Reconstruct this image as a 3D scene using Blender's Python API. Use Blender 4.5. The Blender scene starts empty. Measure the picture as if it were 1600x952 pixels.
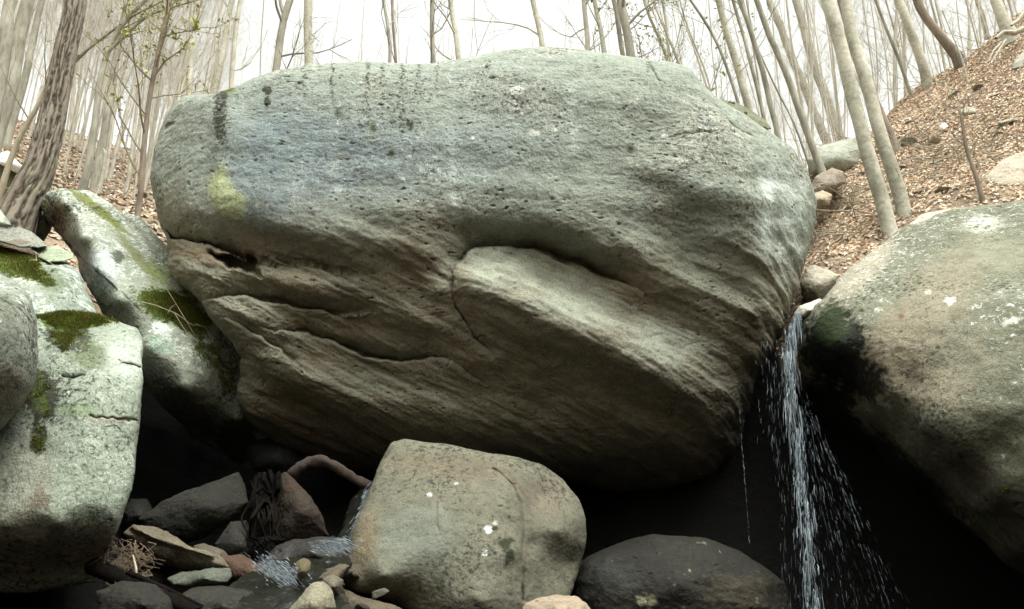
import bpy, math, random
import numpy as np
from math import radians as R

# ------------------------------------------------------------------ camera, sky, sun
sc = bpy.context.scene
FOC, PITCH = 1200.0, R(19)
CP, SP = math.cos(PITCH), math.sin(PITCH)
EYE = np.array([0.0, 0.0, 1.6])
cam_d = bpy.data.cameras.new('camera')
cam_d.sensor_width = 36; cam_d.lens = 36 * FOC / 1600
cam_d.clip_start = 0.05; cam_d.clip_end = 1500
cam = bpy.data.objects.new('camera', cam_d)
sc.collection.objects.link(cam)
cam.location = EYE; cam.rotation_euler = (R(90) + PITCH, 0, 0)
sc.camera = cam

SUN_EL, SUN_AZ = R(69), R(145)        # azimuth measured from straight ahead towards the right
w = bpy.data.worlds.new('World'); sc.world = w; w.use_nodes = True
nt = w.node_tree; nt.nodes.clear()
sky = nt.nodes.new('ShaderNodeTexSky'); sky.sky_type = 'NISHITA'; sky.sun_disc = False
sky.sun_elevation = SUN_EL; sky.sun_rotation = SUN_AZ
sky.air_density = 1.0; sky.dust_density = 6.0; sky.ozone_density = 1.0
hs = nt.nodes.new('ShaderNodeHueSaturation'); hs.inputs['Saturation'].default_value = 0.12
hs.inputs['Value'].default_value = 1.15
bg = nt.nodes.new('ShaderNodeBackground'); bg.inputs['Strength'].default_value = 0.15
wo = nt.nodes.new('ShaderNodeOutputWorld')
nt.links.new(sky.outputs[0], hs.inputs['Color']); tn = nt.nodes.new('ShaderNodeVectorMath'); tn.operation = 'MULTIPLY'; tn.inputs[1].default_value = (1.0, 1.01, .93)     # thin bright overcast
nt.links.new(hs.outputs[0], tn.inputs[0]); nt.links.new(tn.outputs[0], bg.inputs['Color'])
nt.links.new(bg.outputs[0], wo.inputs['Surface'])
sun_d = bpy.data.lights.new('sun', 'SUN'); sun_d.energy = 1.1; sun_d.angle = R(40); sun_d.color = (1, .985, .94)
sun = bpy.data.objects.new('sun', sun_d); sc.collection.objects.link(sun)
sun.rotation_euler = (R(90) - SUN_EL, 0, math.pi - SUN_AZ)
sc.view_settings.view_transform = 'Standard'; sc.view_settings.look = 'None'
sc.view_settings.exposure = 1.36; sc.view_settings.gamma = 1
sc.cycles.max_bounces = 5; sc.cycles.diffuse_bounces = 3; sc.cycles.glossy_bounces = 2
sc.cycles.transmission_bounces = 3; sc.cycles.transparent_max_bounces = 6

rng = np.random.default_rng(7)

# ------------------------------------------------------------------ maths helpers
def ray(px, py):
    u = (np.asarray(px, float) - 800) / FOC; v = (476 - np.asarray(py, float)) / FOC
    ry = CP - v * SP
    return u / ry, (SP + v * CP) / ry
def P(px, py, Y):
    a, b = ray(px, py); Y = np.asarray(Y, float)
    return np.stack(np.broadcast_arrays(a * Y + EYE[0], Y + 0 * a, b * Y + EYE[2]), -1)
def ss(x, a, b):
    t = np.clip((x - a) / (b - a), 0, 1); return t * t * (3 - 2 * t)
def _hash(ix, iy, iz, seed):
    h = (ix.astype(np.uint32) * np.uint32(374761393) + iy.astype(np.uint32) * np.uint32(668265263)
         + iz.astype(np.uint32) * np.uint32(2147483647) + np.uint32(seed * 1013904223 & 0xffffffff))
    h = (h ^ (h >> np.uint32(13))) * np.uint32(1274126177)
    h = (h ^ (h >> np.uint32(16))) * np.uint32(2246822519)
    return h ^ (h >> np.uint32(15))
def perlin(p, s=1.0, seed=0):
    """gradient noise, about -1..1; p (...,3)"""
    q = np.asarray(p, float) * s + 1000.0
    i = np.floor(q).astype(np.int64); f = q - i
    u = f * f * f * (f * (f * 6 - 15) + 10)
    out = 0
    for dx in (0, 1):
        for dy in (0, 1):
            for dz in (0, 1):
                h = _hash(i[..., 0] + dx, i[..., 1] + dy, i[..., 2] + dz, seed)
                gx = (h & np.uint32(1023)).astype(float) / 511.5 - 1
                gy = ((h >> np.uint32(10)) & np.uint32(1023)).astype(float) / 511.5 - 1
                gz = ((h >> np.uint32(20)) & np.uint32(1023)).astype(float) / 511.5 - 1
                d = gx * (f[..., 0] - dx) + gy * (f[..., 1] - dy) + gz * (f[..., 2] - dz)
                ww = (u[..., 0] if dx else 1 - u[..., 0]) * (u[..., 1] if dy else 1 - u[..., 1]) * (u[..., 2] if dz else 1 - u[..., 2])
                out = out + ww * d
    return out * 1.3
def fbm(p, s=1.0, seed=0, octv=4, gain=.5):
    a, t, n = 1.0, 0, 0
    for k in range(octv):
        t = t + a * perlin(p, s * 2.03 ** k, seed + k * 17); n += a; a *= gain
    return t / n * 1.5
def mq(points, values, c):
    """smooth interpolation of scattered values (multiquadric + linear term)"""
    X = np.asarray(points, float); V = np.asarray(values, float); n = len(X)
    d = np.sqrt(((X[:, None] - X[None]) ** 2).sum(-1) + c * c)
    A = np.zeros((n + 3, n + 3)); A[:n, :n] = d
    A[:n, n] = 1; A[:n, n + 1:] = X; A[n, :n] = 1; A[n + 1:, :n] = X.T
    A[:n, :n] += np.eye(n) * -1e-6
    co = np.linalg.lstsq(A, np.concatenate([V, np.zeros(3)]), rcond=None)[0]
    def f(x, y):
        o = co[n] + co[n + 1] * x + co[n + 2] * y
        for k in range(n):
            o = o + co[k] * np.sqrt((x - X[k, 0]) ** 2 + (y - X[k, 1]) ** 2 + c * c)
        return o
    return f

# ------------------------------------------------------------------ object helpers
def link(o, parent=None):
    sc.collection.objects.link(o)
    if parent is not None: o.parent = parent
    return o
def tag(o, label=None, cat=None, group=None, kind=None):
    if label: o['label'] = label
    if cat: o['category'] = cat
    if group: o['group'] = group
    if kind: o['kind'] = kind
    return o
def empty(name, loc):
    o = bpy.data.objects.new(name, None); o.empty_display_size = .2; o.location = [float(a) for a in loc]
    return link(o)
def mesh(name, V, faces, mat, smooth=True, col=None, cov=None):
    """faces: list of int arrays (n,3) or (n,4)"""
    if not isinstance(faces, (list, tuple)): faces = [faces]
    faces = [np.asarray(f, np.int32) for f in faces if len(f)]
    me = bpy.data.meshes.new(name)
    V = np.asarray(V, np.float32)
    me.vertices.add(len(V)); me.vertices.foreach_set('co', V.ravel())
    loops = np.concatenate([f.ravel() for f in faces])
    tot = np.concatenate([np.full(len(f), f.shape[1], np.int32) for f in faces])
    start = np.concatenate([[0], np.cumsum(tot)[:-1]]).astype(np.int32)
    me.loops.add(len(loops)); me.loops.foreach_set('vertex_index', loops)
    me.polygons.add(len(tot)); me.polygons.foreach_set('loop_start', start); me.polygons.foreach_set('loop_total', tot)
    me.polygons.foreach_set('use_smooth', np.full(len(tot), smooth))
    if col is not None:
        at = me.color_attributes.new('tint', 'FLOAT_COLOR', 'POINT')
        c = np.ones((len(V), 4), np.float32); c[:, :col.shape[1]] = col
        at.data.foreach_set('color', c.ravel())
    if cov is not None:
        at = me.color_attributes.new('cover', 'FLOAT_COLOR', 'POINT')
        c = np.ones((len(V), 4), np.float32); c[:, :3] = cov
        at.data.foreach_set('color', c.ravel())
    me.update(calc_edges=True); me.validate()
    me.materials.append(mat)
    return me
def put(name, V, faces, mat, loc=None, parent=None, smooth=True, col=None, cov=None):
    V = np.asarray(V, float)
    if loc is None: loc = (V.min(0) + V.max(0)) / 2
    base = np.asarray(loc, float)
    o = bpy.data.objects.new(name, mesh(name, V - base, faces, mat, smooth, col, cov))
    o.location = base if parent is None else (base - np.array(parent.location))
    return link(o, parent)

# ------------------------------------------------------------------ materials
def newmat(name):
    m = bpy.data.materials.new(name); m.use_nodes = True
    n = m.node_tree.nodes; l = m.node_tree.links
    return m, n, l, n['Principled BSDF']
def N(n, t, **kw):
    o = n.new(t)
    for k, v in kw.items():
        if k in o.inputs: o.inputs[k].default_value = v
        else: setattr(o, k, v)
    return o
def rock_material(name, bump=.02, grain=1.0, speck=0.5, spec=.22):
    m, n, l, b = newmat(name)
    tc = N(n, 'ShaderNodeTexCoord'); at = N(n, 'ShaderNodeAttribute', attribute_name='tint')
    def noise(s, d=5, r=.6):
        q = N(n, 'ShaderNodeTexNoise', Scale=s, Detail=d, Roughness=r); l.new(tc.outputs['Object'], q.inputs['Vector']); return q
    fine = noise(55, 6, .75); mid = noise(9, 5, .65); tiny = noise(160, 2, .6)
    r1 = N(n, 'ShaderNodeMapRange'); r1.inputs[1].default_value = .3; r1.inputs[2].default_value = .7
    r1.inputs[3].default_value = 1 - .38 * grain; r1.inputs[4].default_value = 1 + .38 * grain; l.new(fine.outputs[0], r1.inputs[0])
    r2 = N(n, 'ShaderNodeMapRange'); r2.inputs[1].default_value = .3; r2.inputs[2].default_value = .7
    r2.inputs[3].default_value = .84; r2.inputs[4].default_value = 1.16; l.new(mid.outputs[0], r2.inputs[0])
    vo = N(n, 'ShaderNodeTexVoronoi', Scale=34.0); l.new(tc.outputs['Object'], vo.inputs['Vector'])
    r3 = N(n, 'ShaderNodeMapRange'); r3.inputs[1].default_value = .08; r3.inputs[2].default_value = .3
    r3.inputs[3].default_value = 1 - speck * .6; r3.inputs[4].default_value = 1.0; l.new(vo.outputs['Distance'], r3.inputs[0])
    r4 = N(n, 'ShaderNodeMapRange'); r4.inputs[1].default_value = .35; r4.inputs[2].default_value = .65
    r4.inputs[3].default_value = .8; r4.inputs[4].default_value = 1.2; l.new(tiny.outputs[0], r4.inputs[0])
    def mul(a, c):
        q = N(n, 'ShaderNodeMath', operation='MULTIPLY'); l.new(a, q.inputs[0]); l.new(c, q.inputs[1]); return q.outputs[0]
    g = mul(mul(r1.outputs[0], r2.outputs[0]), mul(r3.outputs[0], r4.outputs[0]))
    cv = N(n, 'ShaderNodeAttribute', attribute_name='cover'); sp = N(n, 'ShaderNodeSeparateColor'); l.new(cv.outputs['Color'], sp.inputs[0])
    cur = at.outputs['Color']; mossf = None
    for i, (scl, dst, colr) in enumerate(((15, 1.2, (.50, .55, .50, 1)), (24, .6, (.035, .038, .028, 1)), (13, .8, (.06, .085, .014, 1)))):
        q = N(n, 'ShaderNodeTexNoise', Scale=scl, Detail=9.0, Roughness=.72, Distortion=dst); l.new(tc.outputs['Object'], q.inputs['Vector'])
        ma = N(n, 'ShaderNodeMath', operation='MULTIPLY_ADD'); l.new(sp.outputs[i], ma.inputs[0]); ma.inputs[1].default_value = .5; l.new(q.outputs[0], ma.inputs[2])
        mr = N(n, 'ShaderNodeMapRange', interpolation_type='SMOOTHSTEP'); mr.inputs[1].default_value = .70; mr.inputs[2].default_value = .86; l.new(ma.outputs[0], mr.inputs[0])
        mc = N(n, 'ShaderNodeMix', data_type='RGBA'); l.new(mr.outputs[0], mc.inputs[0]); l.new(cur, mc.inputs[6]); mc.inputs[7].default_value = colr
        cur = mc.outputs[2]; mossf = mr.outputs[0]
    mx = N(n, 'ShaderNodeVectorMath', operation='SCALE'); l.new(cur, mx.inputs[0]); l.new(g, mx.inputs['Scale'])
    l.new(mx.outputs[0], b.inputs['Base Color'])
    rr = N(n, 'ShaderNodeMapRange'); rr.inputs[3].default_value = .22; rr.inputs[4].default_value = .95
    l.new(at.outputs['Alpha'], rr.inputs[0]); l.new(rr.outputs[0], b.inputs['Roughness'])
    b.inputs['Specular IOR Level'].default_value = spec
    ad = N(n, 'ShaderNodeMath', operation='MULTIPLY_ADD'); l.new(fine.outputs[0], ad.inputs[0]); ad.inputs[1].default_value = .45
    l.new(mid.outputs[0], ad.inputs[2])
    ad2 = N(n, 'ShaderNodeMath', operation='MULTIPLY_ADD'); l.new(r3.outputs[0], ad2.inputs[0]); ad2.inputs[1].default_value = .35
    l.new(ad.outputs[0], ad2.inputs[2])
    bp = N(n, 'ShaderNodeBump', Strength=.9, Distance=bump); l.new(ad2.outputs[0], bp.inputs['Height'])
    l.new(bp.outputs[0], b.inputs['Normal'])
    return m
M_ROCK = rock_material('weathered_gneiss', .022)
M_SMOOTH = rock_material('water_worn_stone', .012, .6, .35)
M_GROUND = rock_material('forest_soil', .05, 1.1, .6, .05)

def bark_material(name, c1, c2, sc_=(14, 14, 3), bump=.02):
    m, n, l, b = newmat(name)
    tc = N(n, 'ShaderNodeTexCoord'); mp = N(n, 'ShaderNodeMapping'); mp.inputs['Scale'].default_value = sc_
    l.new(tc.outputs['Object'], mp.inputs[0])
    q = N(n, 'ShaderNodeTexNoise', Scale=1.0, Detail=7.0, Roughness=.7); l.new(mp.outputs[0], q.inputs['Vector'])
    q2 = N(n, 'ShaderNodeTexNoise', Scale=1.6, Detail=3.0); l.new(tc.outputs['Object'], q2.inputs['Vector'])
    ad = N(n, 'ShaderNodeMath', operation='ADD'); l.new(q.outputs[0], ad.inputs[0]); l.new(q2.outputs[0], ad.inputs[1])
    rp = N(n, 'ShaderNodeMapRange'); rp.inputs[1].default_value = .75; rp.inputs[2].default_value = 1.25; l.new(ad.outputs[0], rp.inputs[0])
    mx = N(n, 'ShaderNodeMix', data_type='RGBA'); l.new(rp.outputs[0], mx.inputs[0])
    mx.inputs[6].default_value = (*c1, 1); mx.inputs[7].default_value = (*c2, 1)
    l.new(mx.outputs[2], b.inputs['Base Color']); b.inputs['Roughness'].default_value = .9
    bp = N(n, 'ShaderNodeBump', Strength=.8, Distance=bump); l.new(q.outputs[0], bp.inputs['Height']); l.new(bp.outputs[0], b.inputs['Normal'])
    return m
M_DARKBARK = bark_material('furrowed_bark', (.045, .035, .026), (.22, .18, .145), (22, 22, 4), .03)
M_PALEBARK = bark_material('smooth_beech_bark', (.22, .215, .165), (.52, .51, .43), (14, 14, 16), .015)
M_GREYBARK = bark_material('grey_bark', (.13, .128, .10), (.35, .34, .28), (18, 18, 3), .015)
M_BROWNBARK = bark_material('brown_bark', (.09, .07, .05), (.25, .21, .16), (18, 18, 3), .015)
M_FARBARK = bark_material('haze_pale_bark', (.26, .25, .205), (.46, .44, .375), (10, 10, 3), .01)  # haze over the far trees put into a paler bark colour
M_TWIG = bark_material('dead_twig', (.20, .17, .12), (.40, .36, .27), (30, 30, 8), .004)
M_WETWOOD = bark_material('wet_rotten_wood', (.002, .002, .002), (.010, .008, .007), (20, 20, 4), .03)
M_WETWOOD.node_tree.nodes['Principled BSDF'].inputs['Roughness'].default_value = .95
M_WETWOOD.node_tree.nodes['Principled BSDF'].inputs['Specular IOR Level'].default_value = .03
M_DEBRIS = bark_material('rotting_twig', (.05, .035, .022), (.20, .15, .10), (30, 30, 8), .004)
M_RUST = bark_material('rusty_wood', (.010, .007, .005), (.055, .036, .025), (20, 20, 6), .01)

def tint_material(name, rough=.9, trans=0, var=.3, s=40):
    m, n, l, b = newmat(name)
    at = N(n, 'ShaderNodeAttribute', attribute_name='tint'); tc = N(n, 'ShaderNodeTexCoord'); b.inputs['Specular IOR Level'].default_value = .15
    q = N(n, 'ShaderNodeTexNoise', Scale=s, Detail=3.0); l.new(tc.outputs['Object'], q.inputs['Vector'])
    r1 = N(n, 'ShaderNodeMapRange'); r1.inputs[3].default_value = 1 - var; r1.inputs[4].default_value = 1 + var; l.new(q.outputs[0], r1.inputs[0])
    mx = N(n, 'ShaderNodeVectorMath', operation='SCALE'); l.new(at.outputs['Color'], mx.inputs[0]); l.new(r1.outputs[0], mx.inputs['Scale'])
    l.new(mx.outputs[0], b.inputs['Base Color']); b.inputs['Roughness'].default_value = rough
    return m
M_LEAF = tint_material('dry_leaves')
M_MOSS = tint_material('moss_tufts')

def water_material():
    m, n, l, b = newmat('falling_water')
    at = N(n, 'ShaderNodeAttribute', attribute_name='tint'); l.new(at.outputs['Color'], b.inputs['Base Color']); b.inputs['Roughness'].default_value = .12
    b.inputs['Transmission Weight'].default_value = .3; b.inputs['IOR'].default_value = 1.33
    return m
M_WATER = water_material()
def stream_material():
    m, n, l, b = newmat('stream_water')
    at = N(n, 'ShaderNodeAttribute', attribute_name='tint'); tc = N(n, 'ShaderNodeTexCoord')
    q0 = N(n, 'ShaderNodeTexNoise', Scale=22.0, Detail=9.0, Roughness=.75, Distortion=1.5); l.new(tc.outputs['Object'], q0.inputs['Vector'])
    sp = N(n, 'ShaderNodeSeparateColor'); l.new(at.outputs['Color'], sp.inputs[0])
    ma = N(n, 'ShaderNodeMath', operation='MULTIPLY_ADD'); l.new(sp.outputs[0], ma.inputs[0]); ma.inputs[1].default_value = .9; l.new(q0.outputs[0], ma.inputs[2])
    mr = N(n, 'ShaderNodeMapRange', interpolation_type='SMOOTHSTEP'); mr.inputs[1].default_value = .68; mr.inputs[2].default_value = .85; l.new(ma.outputs[0], mr.inputs[0])
    mc = N(n, 'ShaderNodeMix', data_type='RGBA'); l.new(mr.outputs[0], mc.inputs[0]); mc.inputs[6].default_value = (.012, .013, .010, 1); mc.inputs[7].default_value = (.62, .72, .76, 1); l.new(mc.outputs[2], b.inputs['Base Color'])
    l.new(mr.outputs[0], b.inputs['Roughness'])
    q = N(n, 'ShaderNodeTexNoise', Scale=14.0, Detail=4.0); l.new(tc.outputs['Object'], q.inputs['Vector'])
    bp = N(n, 'ShaderNodeBump', Strength=.7, Distance=.03); l.new(q.outputs[0], bp.inputs['Height']); l.new(bp.outputs[0], b.inputs['Normal'])
    b.inputs['IOR'].default_value = 1.33
    return m
M_STREAM = stream_material()

# ------------------------------------------------------------------ terrain
def a3(px, py, Y): return tuple(P(px, py, Y))
anchors = [
    # stream bed and cave floor
    (0, 2, .1), (0, 5, 1.05), (-1.4, 5.2, 1.1), (-1.6, 6.0, 1.2), (-1.6, 7.1, 1.4), (-1.5, 8.2, 1.9), (1.5, 6.0, .95), (3.2, 5.6, .7), (5.2, 5.5, 1.0),
    (0.5, 8.4, 1.4), (3, 8.0, 1.1), (5.5, 7.6, 1.6), (-3.4, 7.4, 1.5), (-4.2, 5.6, 1.2), (-3.6, 9.0, 2.2),
    (0, 9.6, 2.4), (-2.5, 10.0, 3.0), (3.0, 8.9, 3.6), (3.2, 9.8, 4.25), (0, 10.8, 4.6), (-4.5, 10.6, 4.6), (3.6, 11.5, 5.2),
    # right hillside
    a3(1400, 372, 9.5), a3(1300, 425, 9.2), a3(1580, 330, 9.0), a3(1300, 245, 13.5), a3(1400, 170, 16.5), a3(1500, 104, 15.0), a3(1600, 24, 14), a3(1450, 260, 12.0),
    a3(1600, 200, 11), a3(1760, 300, 9), (9.5, 6.5, 5.2), (8.0, 18, 9.4), (13, 22, 14), (19, 18, 17), (12, 8, 8.0), (22, 10, 15), (13, 27, 15.5),
    # left hillside
    (-5.6, 9.4, 4.7), a3(60, 380, 8.6), a3(130, 300, 15), a3(235, 330, 13), a3(210, 268, 24), a3(100, 235, 22), a3(0, 205, 19), a3(-150, 260, 12), (-9.0, 6.5, 5.4), (-14, 8, 8.6), (-22, 12, 13),
    (-9, 30, 14), (0, 16, 6.0), (0, 26, 9.5), (6, 22, 8.8), (-5, 18, 7.2),
    # far slopes
    (0, 45, 15), (-25, 45, 28), (25, 45, 27), (0, 90, 32), (-60, 90, 50), (60, 90, 50), (-60, 20, 28), (60, 20, 32), (0, 160, 45), (-120, 160, 60), (120, 160, 60), (140, 0, 50), (-140, 0, 50),
    # unseen ground behind the viewpoint, raised into steep walls to block low sky light
    (0, 0, .1), (2.2, 0, .4), (-2.2, 0, .4), (0, -1.8, .3), (0, -3.2, 2.6), (0, -5, 6.0), (0, -8, 9.5), (0, -13, 13), (4, -2.5, 4.5), (-4, -2.5, 4.5), (5, 0, 3.4), (-5, 0, 3.4), (10, -4, 10), (-10, -4, 10), (18, -8, 16), (-18, -8, 16), (0, -30, 23), (20, -30, 25), (-20, -30, 25),
    (0, -60, 30), (70, -70, 45), (-70, -70, 45), (0, -150, 50), (5.5, 2.5, 1.8), (-5.5, 2.5, 1.8), (140, -150, 60), (-140, -150, 60)]
anchors = np.array(anchors, float)
_H = mq(anchors[:, :2], anchors[:, 2], .9)
def H(x, y, rough=True):
    x = np.asarray(x, float); y = np.asarray(y, float)
    z = _H(x, y)
    p = np.stack([x, y, 0 * x], -1)
    if rough: z = z + .10 * fbm(p, .9, 3, 4) + .5 * fbm(p, .13, 9, 2) * ss(np.hypot(x, y), 14, 30)
    if rough: z = z + .22 * fbm(p, 1.5, 15, 4, .6) * ss(10.6 - y, 0, .5) * ss(y, 5.5, 6.5) * ss(6.5 - np.abs(x), 0, .8)
    return z
def H1(x, y): return float(H(np.array([x]), np.array([y]))[0])
def hit(px, py, y0=6.0, y1=60.0):
    Y = np.linspace(y0, y1, 400); q = P(px, py, Y)
    d = q[:, 2] - H(q[:, 0], q[:, 1])
    k = np.argmax(d < 0) if (d < 0).any() else len(Y) - 1
    return float(Y[k])
def axis(lo, hi, n, far, m):
    core = np.linspace(lo, hi, n); st = core[1] - core[0]
    g = (far - max(abs(lo), abs(hi))); e = st * np.cumsum(1.17 ** np.arange(1, m)); e = e * 1.0
    return np.concatenate([lo - e[::-1], core, hi + e])
ax = axis(-15, 15, 260, 180, 34); ay = axis(-3, 26, 250, 180, 34)
GX, GY = np.meshgrid(ax, ay)
GZ = H(GX.ravel(), GY.ravel()).reshape(GX.shape)
TV = np.stack([GX, GY, GZ], -1).reshape(-1, 3)
ny, nx = GX.shape
ids = np.arange(nx * ny).reshape(ny, nx)
TF = np.stack([ids[:-1, :-1], ids[:-1, 1:], ids[1:, 1:], ids[1:, :-1]], -1).reshape(-1, 4)
n1 = fbm(TV, 2.2, 5, 4)[:, None]; n2 = fbm(TV, .6, 6, 3)[:, None]
tcol = np.array([.26, .205, .15]) * (1 + .5 * n1) + np.array([.05, .05, .02]) * n2
tcol = np.clip(tcol, .02, .5)
# wet bedrock under the boulders, blackened to paint in the cave's shade
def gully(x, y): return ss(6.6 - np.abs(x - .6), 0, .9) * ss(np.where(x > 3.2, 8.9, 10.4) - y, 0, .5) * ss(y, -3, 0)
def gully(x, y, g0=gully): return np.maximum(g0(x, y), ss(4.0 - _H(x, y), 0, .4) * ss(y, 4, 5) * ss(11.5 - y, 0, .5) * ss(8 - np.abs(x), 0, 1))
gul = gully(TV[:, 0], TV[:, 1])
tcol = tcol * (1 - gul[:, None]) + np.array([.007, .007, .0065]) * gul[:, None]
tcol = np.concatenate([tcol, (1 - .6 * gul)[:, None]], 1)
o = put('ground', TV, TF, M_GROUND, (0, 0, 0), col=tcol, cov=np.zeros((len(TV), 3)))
tag(o, 'brown leaf-covered ravine slopes and wet gully floor darkened with painted shade', kind='structure')

# ------------------------------------------------------------------ rocks traced as solids
ROCKS = {}
def outline_fn(poly):
    p = np.array(poly, float)
    q = []
    for i in range(len(p)):
        a, b = p[i], p[(i + 1) % len(p)]
        k = max(2, int(np.hypot(*(b - a)) / 4)); t = np.arange(k)[:, None] / k
        q.append(a + (b - a) * t)
    q = np.concatenate(q)
    c = np.array([(q[:, 0].min() + q[:, 0].max()) / 2, (q[:, 1].min() + q[:, 1].max()) / 2])
    d = q - c; th = np.arctan2(d[:, 1], d[:, 0]); r = np.hypot(d[:, 0], d[:, 1])
    g = np.linspace(-np.pi, np.pi, 721)
    o_ = np.argsort(th); th, r = th[o_], r[o_]
    Rr = np.interp(g, np.concatenate([th - 2 * np.pi, th, th + 2 * np.pi]), np.tile(r, 3))
    k = np.array([1, 2, 3, 2, 1]) / 9; Rr = np.convolve(np.concatenate([Rr[-3:-1], Rr, Rr[1:3]]), k, 'valid')
    return c, lambda t: np.interp(t, g, Rr)
def rock(name, label, poly, ctrl, roll=.5, thick=1.5, res=90, color=None, extra=None, pw=2.6, c=25, bumpy=.03, freq=1.5,
         mat=None, wet=0, seed=1, detail=None, centre=None, group=None, cat='boulder', parent=None):
    cc, Rf = outline_fn(poly)
    g = np.linspace(-1, 1, res); A, B = np.meshgrid(g, g)
    s = np.maximum(np.abs(A), np.abs(B))
    with np.errstate(all='ignore'):
        th = np.where(np.abs(A) >= np.abs(B), np.pi / 4 * B / np.where(A == 0, 1, A), np.pi / 2 - np.pi / 4 * A / np.where(B == 0, 1, B))
    sg = np.where(np.abs(A) >= np.abs(B), np.sign(A), np.sign(B)); sg[sg == 0] = 1
    dx, dy = sg * np.cos(th), sg * np.sin(th)
    rho = 1 - (1 - s) ** 1.5
    Rr = Rf(np.arctan2(dy, dx))
    px = cc[0] + Rr * rho * dx; py = cc[1] + Rr * rho * dy
    ctrl = np.array(ctrl, float)
    if len(ctrl) == 1: D = np.full_like(px, ctrl[0, 2])
    elif len(ctrl) == 3:
        co = np.linalg.solve(np.c_[ctrl[:, :2], np.ones(3)], ctrl[:, 2]); D = co[0] * px + co[1] * py + co[2]
    else: D = mq(ctrl[:, :2], ctrl[:, 2], c)(px, py)
    D = D + roll * (1 - np.clip(1 - rho ** pw, 0, 1) ** (1 / pw))
    if extra is not None: D = D + extra(px, py)
    V = P(px, py, D)
    def normals(V):
        du = np.gradient(V, axis=1); dv = np.gradient(V, axis=0)
        n_ = np.cross(dv, du); n_ /= np.linalg.norm(n_, axis=-1, keepdims=True) + 1e-9
        return n_
    n_ = normals(V)
    if n_[res // 2, res // 2, 1] > 0: n_ = -n_
    disp = bumpy * fbm(V, freq, seed, 4, .5)
    if detail is not None: disp = disp + detail(V, px, py, seed)
    V = V + n_ * disp[..., None]
    n2_ = normals(V); n2_ = n2_ if n2_[res // 2, res // 2, 1] < 0 else -n2_
    C = color(V, px, py, n2_, seed) if color is not None else np.full(V.shape, .25)
    CV = np.zeros(V.shape)
    if isinstance(C, tuple): C, CV = C
    C = np.clip(C, .004, .85); CV = np.clip(CV, 0, 1)
    al = 1 - (wet(V, px, py, n2_, seed) if callable(wet) else np.full(px.shape, float(wet)))
    C = np.concatenate([C, al[..., None]], -1)
    ids = np.arange(res * res).reshape(res, res)
    F = [np.stack([ids[:-1, :-1], ids[1:, :-1], ids[1:, 1:], ids[:-1, 1:]], -1).reshape(-1, 4)]
    rim = np.concatenate([ids[0, :-1], ids[:-1, -1], ids[-1, :0:-1], ids[:0:-1, 0]])
    Vf = V.reshape(-1, 3); Cf = C.reshape(-1, 4)
    rv = Vf[rim]; m_ = len(rim); Cv = CV.reshape(-1, 3)
    cen = rv.mean(0); K = 8
    allV = [Vf]; allC = [Cf]; allK = [Cv]; prev = rim
    for k in range(1, K + 1):
        ph = k / (K + .35) * np.pi / 2; cf, sf = math.cos(ph) ** .7, math.sin(ph)
        y1 = rv[:, 1] * (1 - sf) + (rv[:, 1].mean() + thick) * sf
        q = EYE + (cen + (rv - cen) * cf * (1 - .10 * sf) - EYE) * (y1 / rv[:, 1])[:, None]; q[:, 1] = y1
        new = np.arange(m_) + sum(len(a) for a in allV)
        allV.append(q); allC.append(Cf[rim]); allK.append(Cv[rim])
        F.append(np.stack([prev, np.roll(prev, -1), np.roll(new, -1), new], -1)); prev = new
    tot = sum(len(a) for a in allV)
    allV.append(allV[-1].mean(0)[None] + np.array([[0, .02 * thick, 0]])); allC.append(Cf[rim[:1]]); allK.append(Cv[rim[:1]])
    F.append(np.stack([prev, np.roll(prev, -1), np.full(m_, tot)], -1))
    o = put(name, np.concatenate(allV), F, mat or M_ROCK, col=np.concatenate(allC), parent=parent, cov=np.concatenate(allK))
    ROCKS[o.name] = (o, V, n2_, CV)
    if parent is None: tag(o, label, cat, group)
    return o

def ell(px, py, x, y, a, b, ang=0):
    t = R(ang); dx, dy = px - x, py - y
    u = dx * math.cos(t) + dy * math.sin(t); v = -dx * math.sin(t) + dy * math.cos(t)
    return np.exp(-((u / a) ** 2 + (v / b) ** 2))
def mixc(C, col, m):
    m = np.clip(m, 0, 1)[..., None]; return C * (1 - m) + np.array(col) * m
def pline(px, py, pts):
    """distance to a polyline, signed side (+ above the line), and parameter"""
    best = np.full(px.shape, 1e9); side = np.zeros(px.shape); tt = np.zeros(px.shape); L = 0
    p = np.array(pts, float); seg = np.hypot(*(p[1:] - p[:-1]).T); tot = seg.sum()
    for i in range(len(p) - 1):
        a, b = p[i], p[i + 1]; d = b - a
        t = np.clip(((px - a[0]) * d[0] + (py - a[1]) * d[1]) / (d @ d), 0, 1)
        ex, ey = px - a[0] - t * d[0], py - a[1] - t * d[1]; e = np.hypot(ex, ey)
        sgn = np.sign(d[0] * ey - d[1] * ex)
        m_ = e < best; best = np.where(m_, e, best); side = np.where(m_, -sgn, side); tt = np.where(m_, (L + t * seg[i]) / tot, tt); L += seg[i]
    return best, side, tt

GREEN = (.222, .252, .215); GREY = (.27, .28, .25); OLIVE = (.158, .143, .103); BROWN = (.17, .13, .09); WHITE = (.48, .52, .48)
MOSS = (.055, .075, .012); DMOSS = (.02, .032, .010); BLUE = (.15, .19, .205); YEL = (.30, .34, .18); TAN = (.30, .26, .19)

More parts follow.
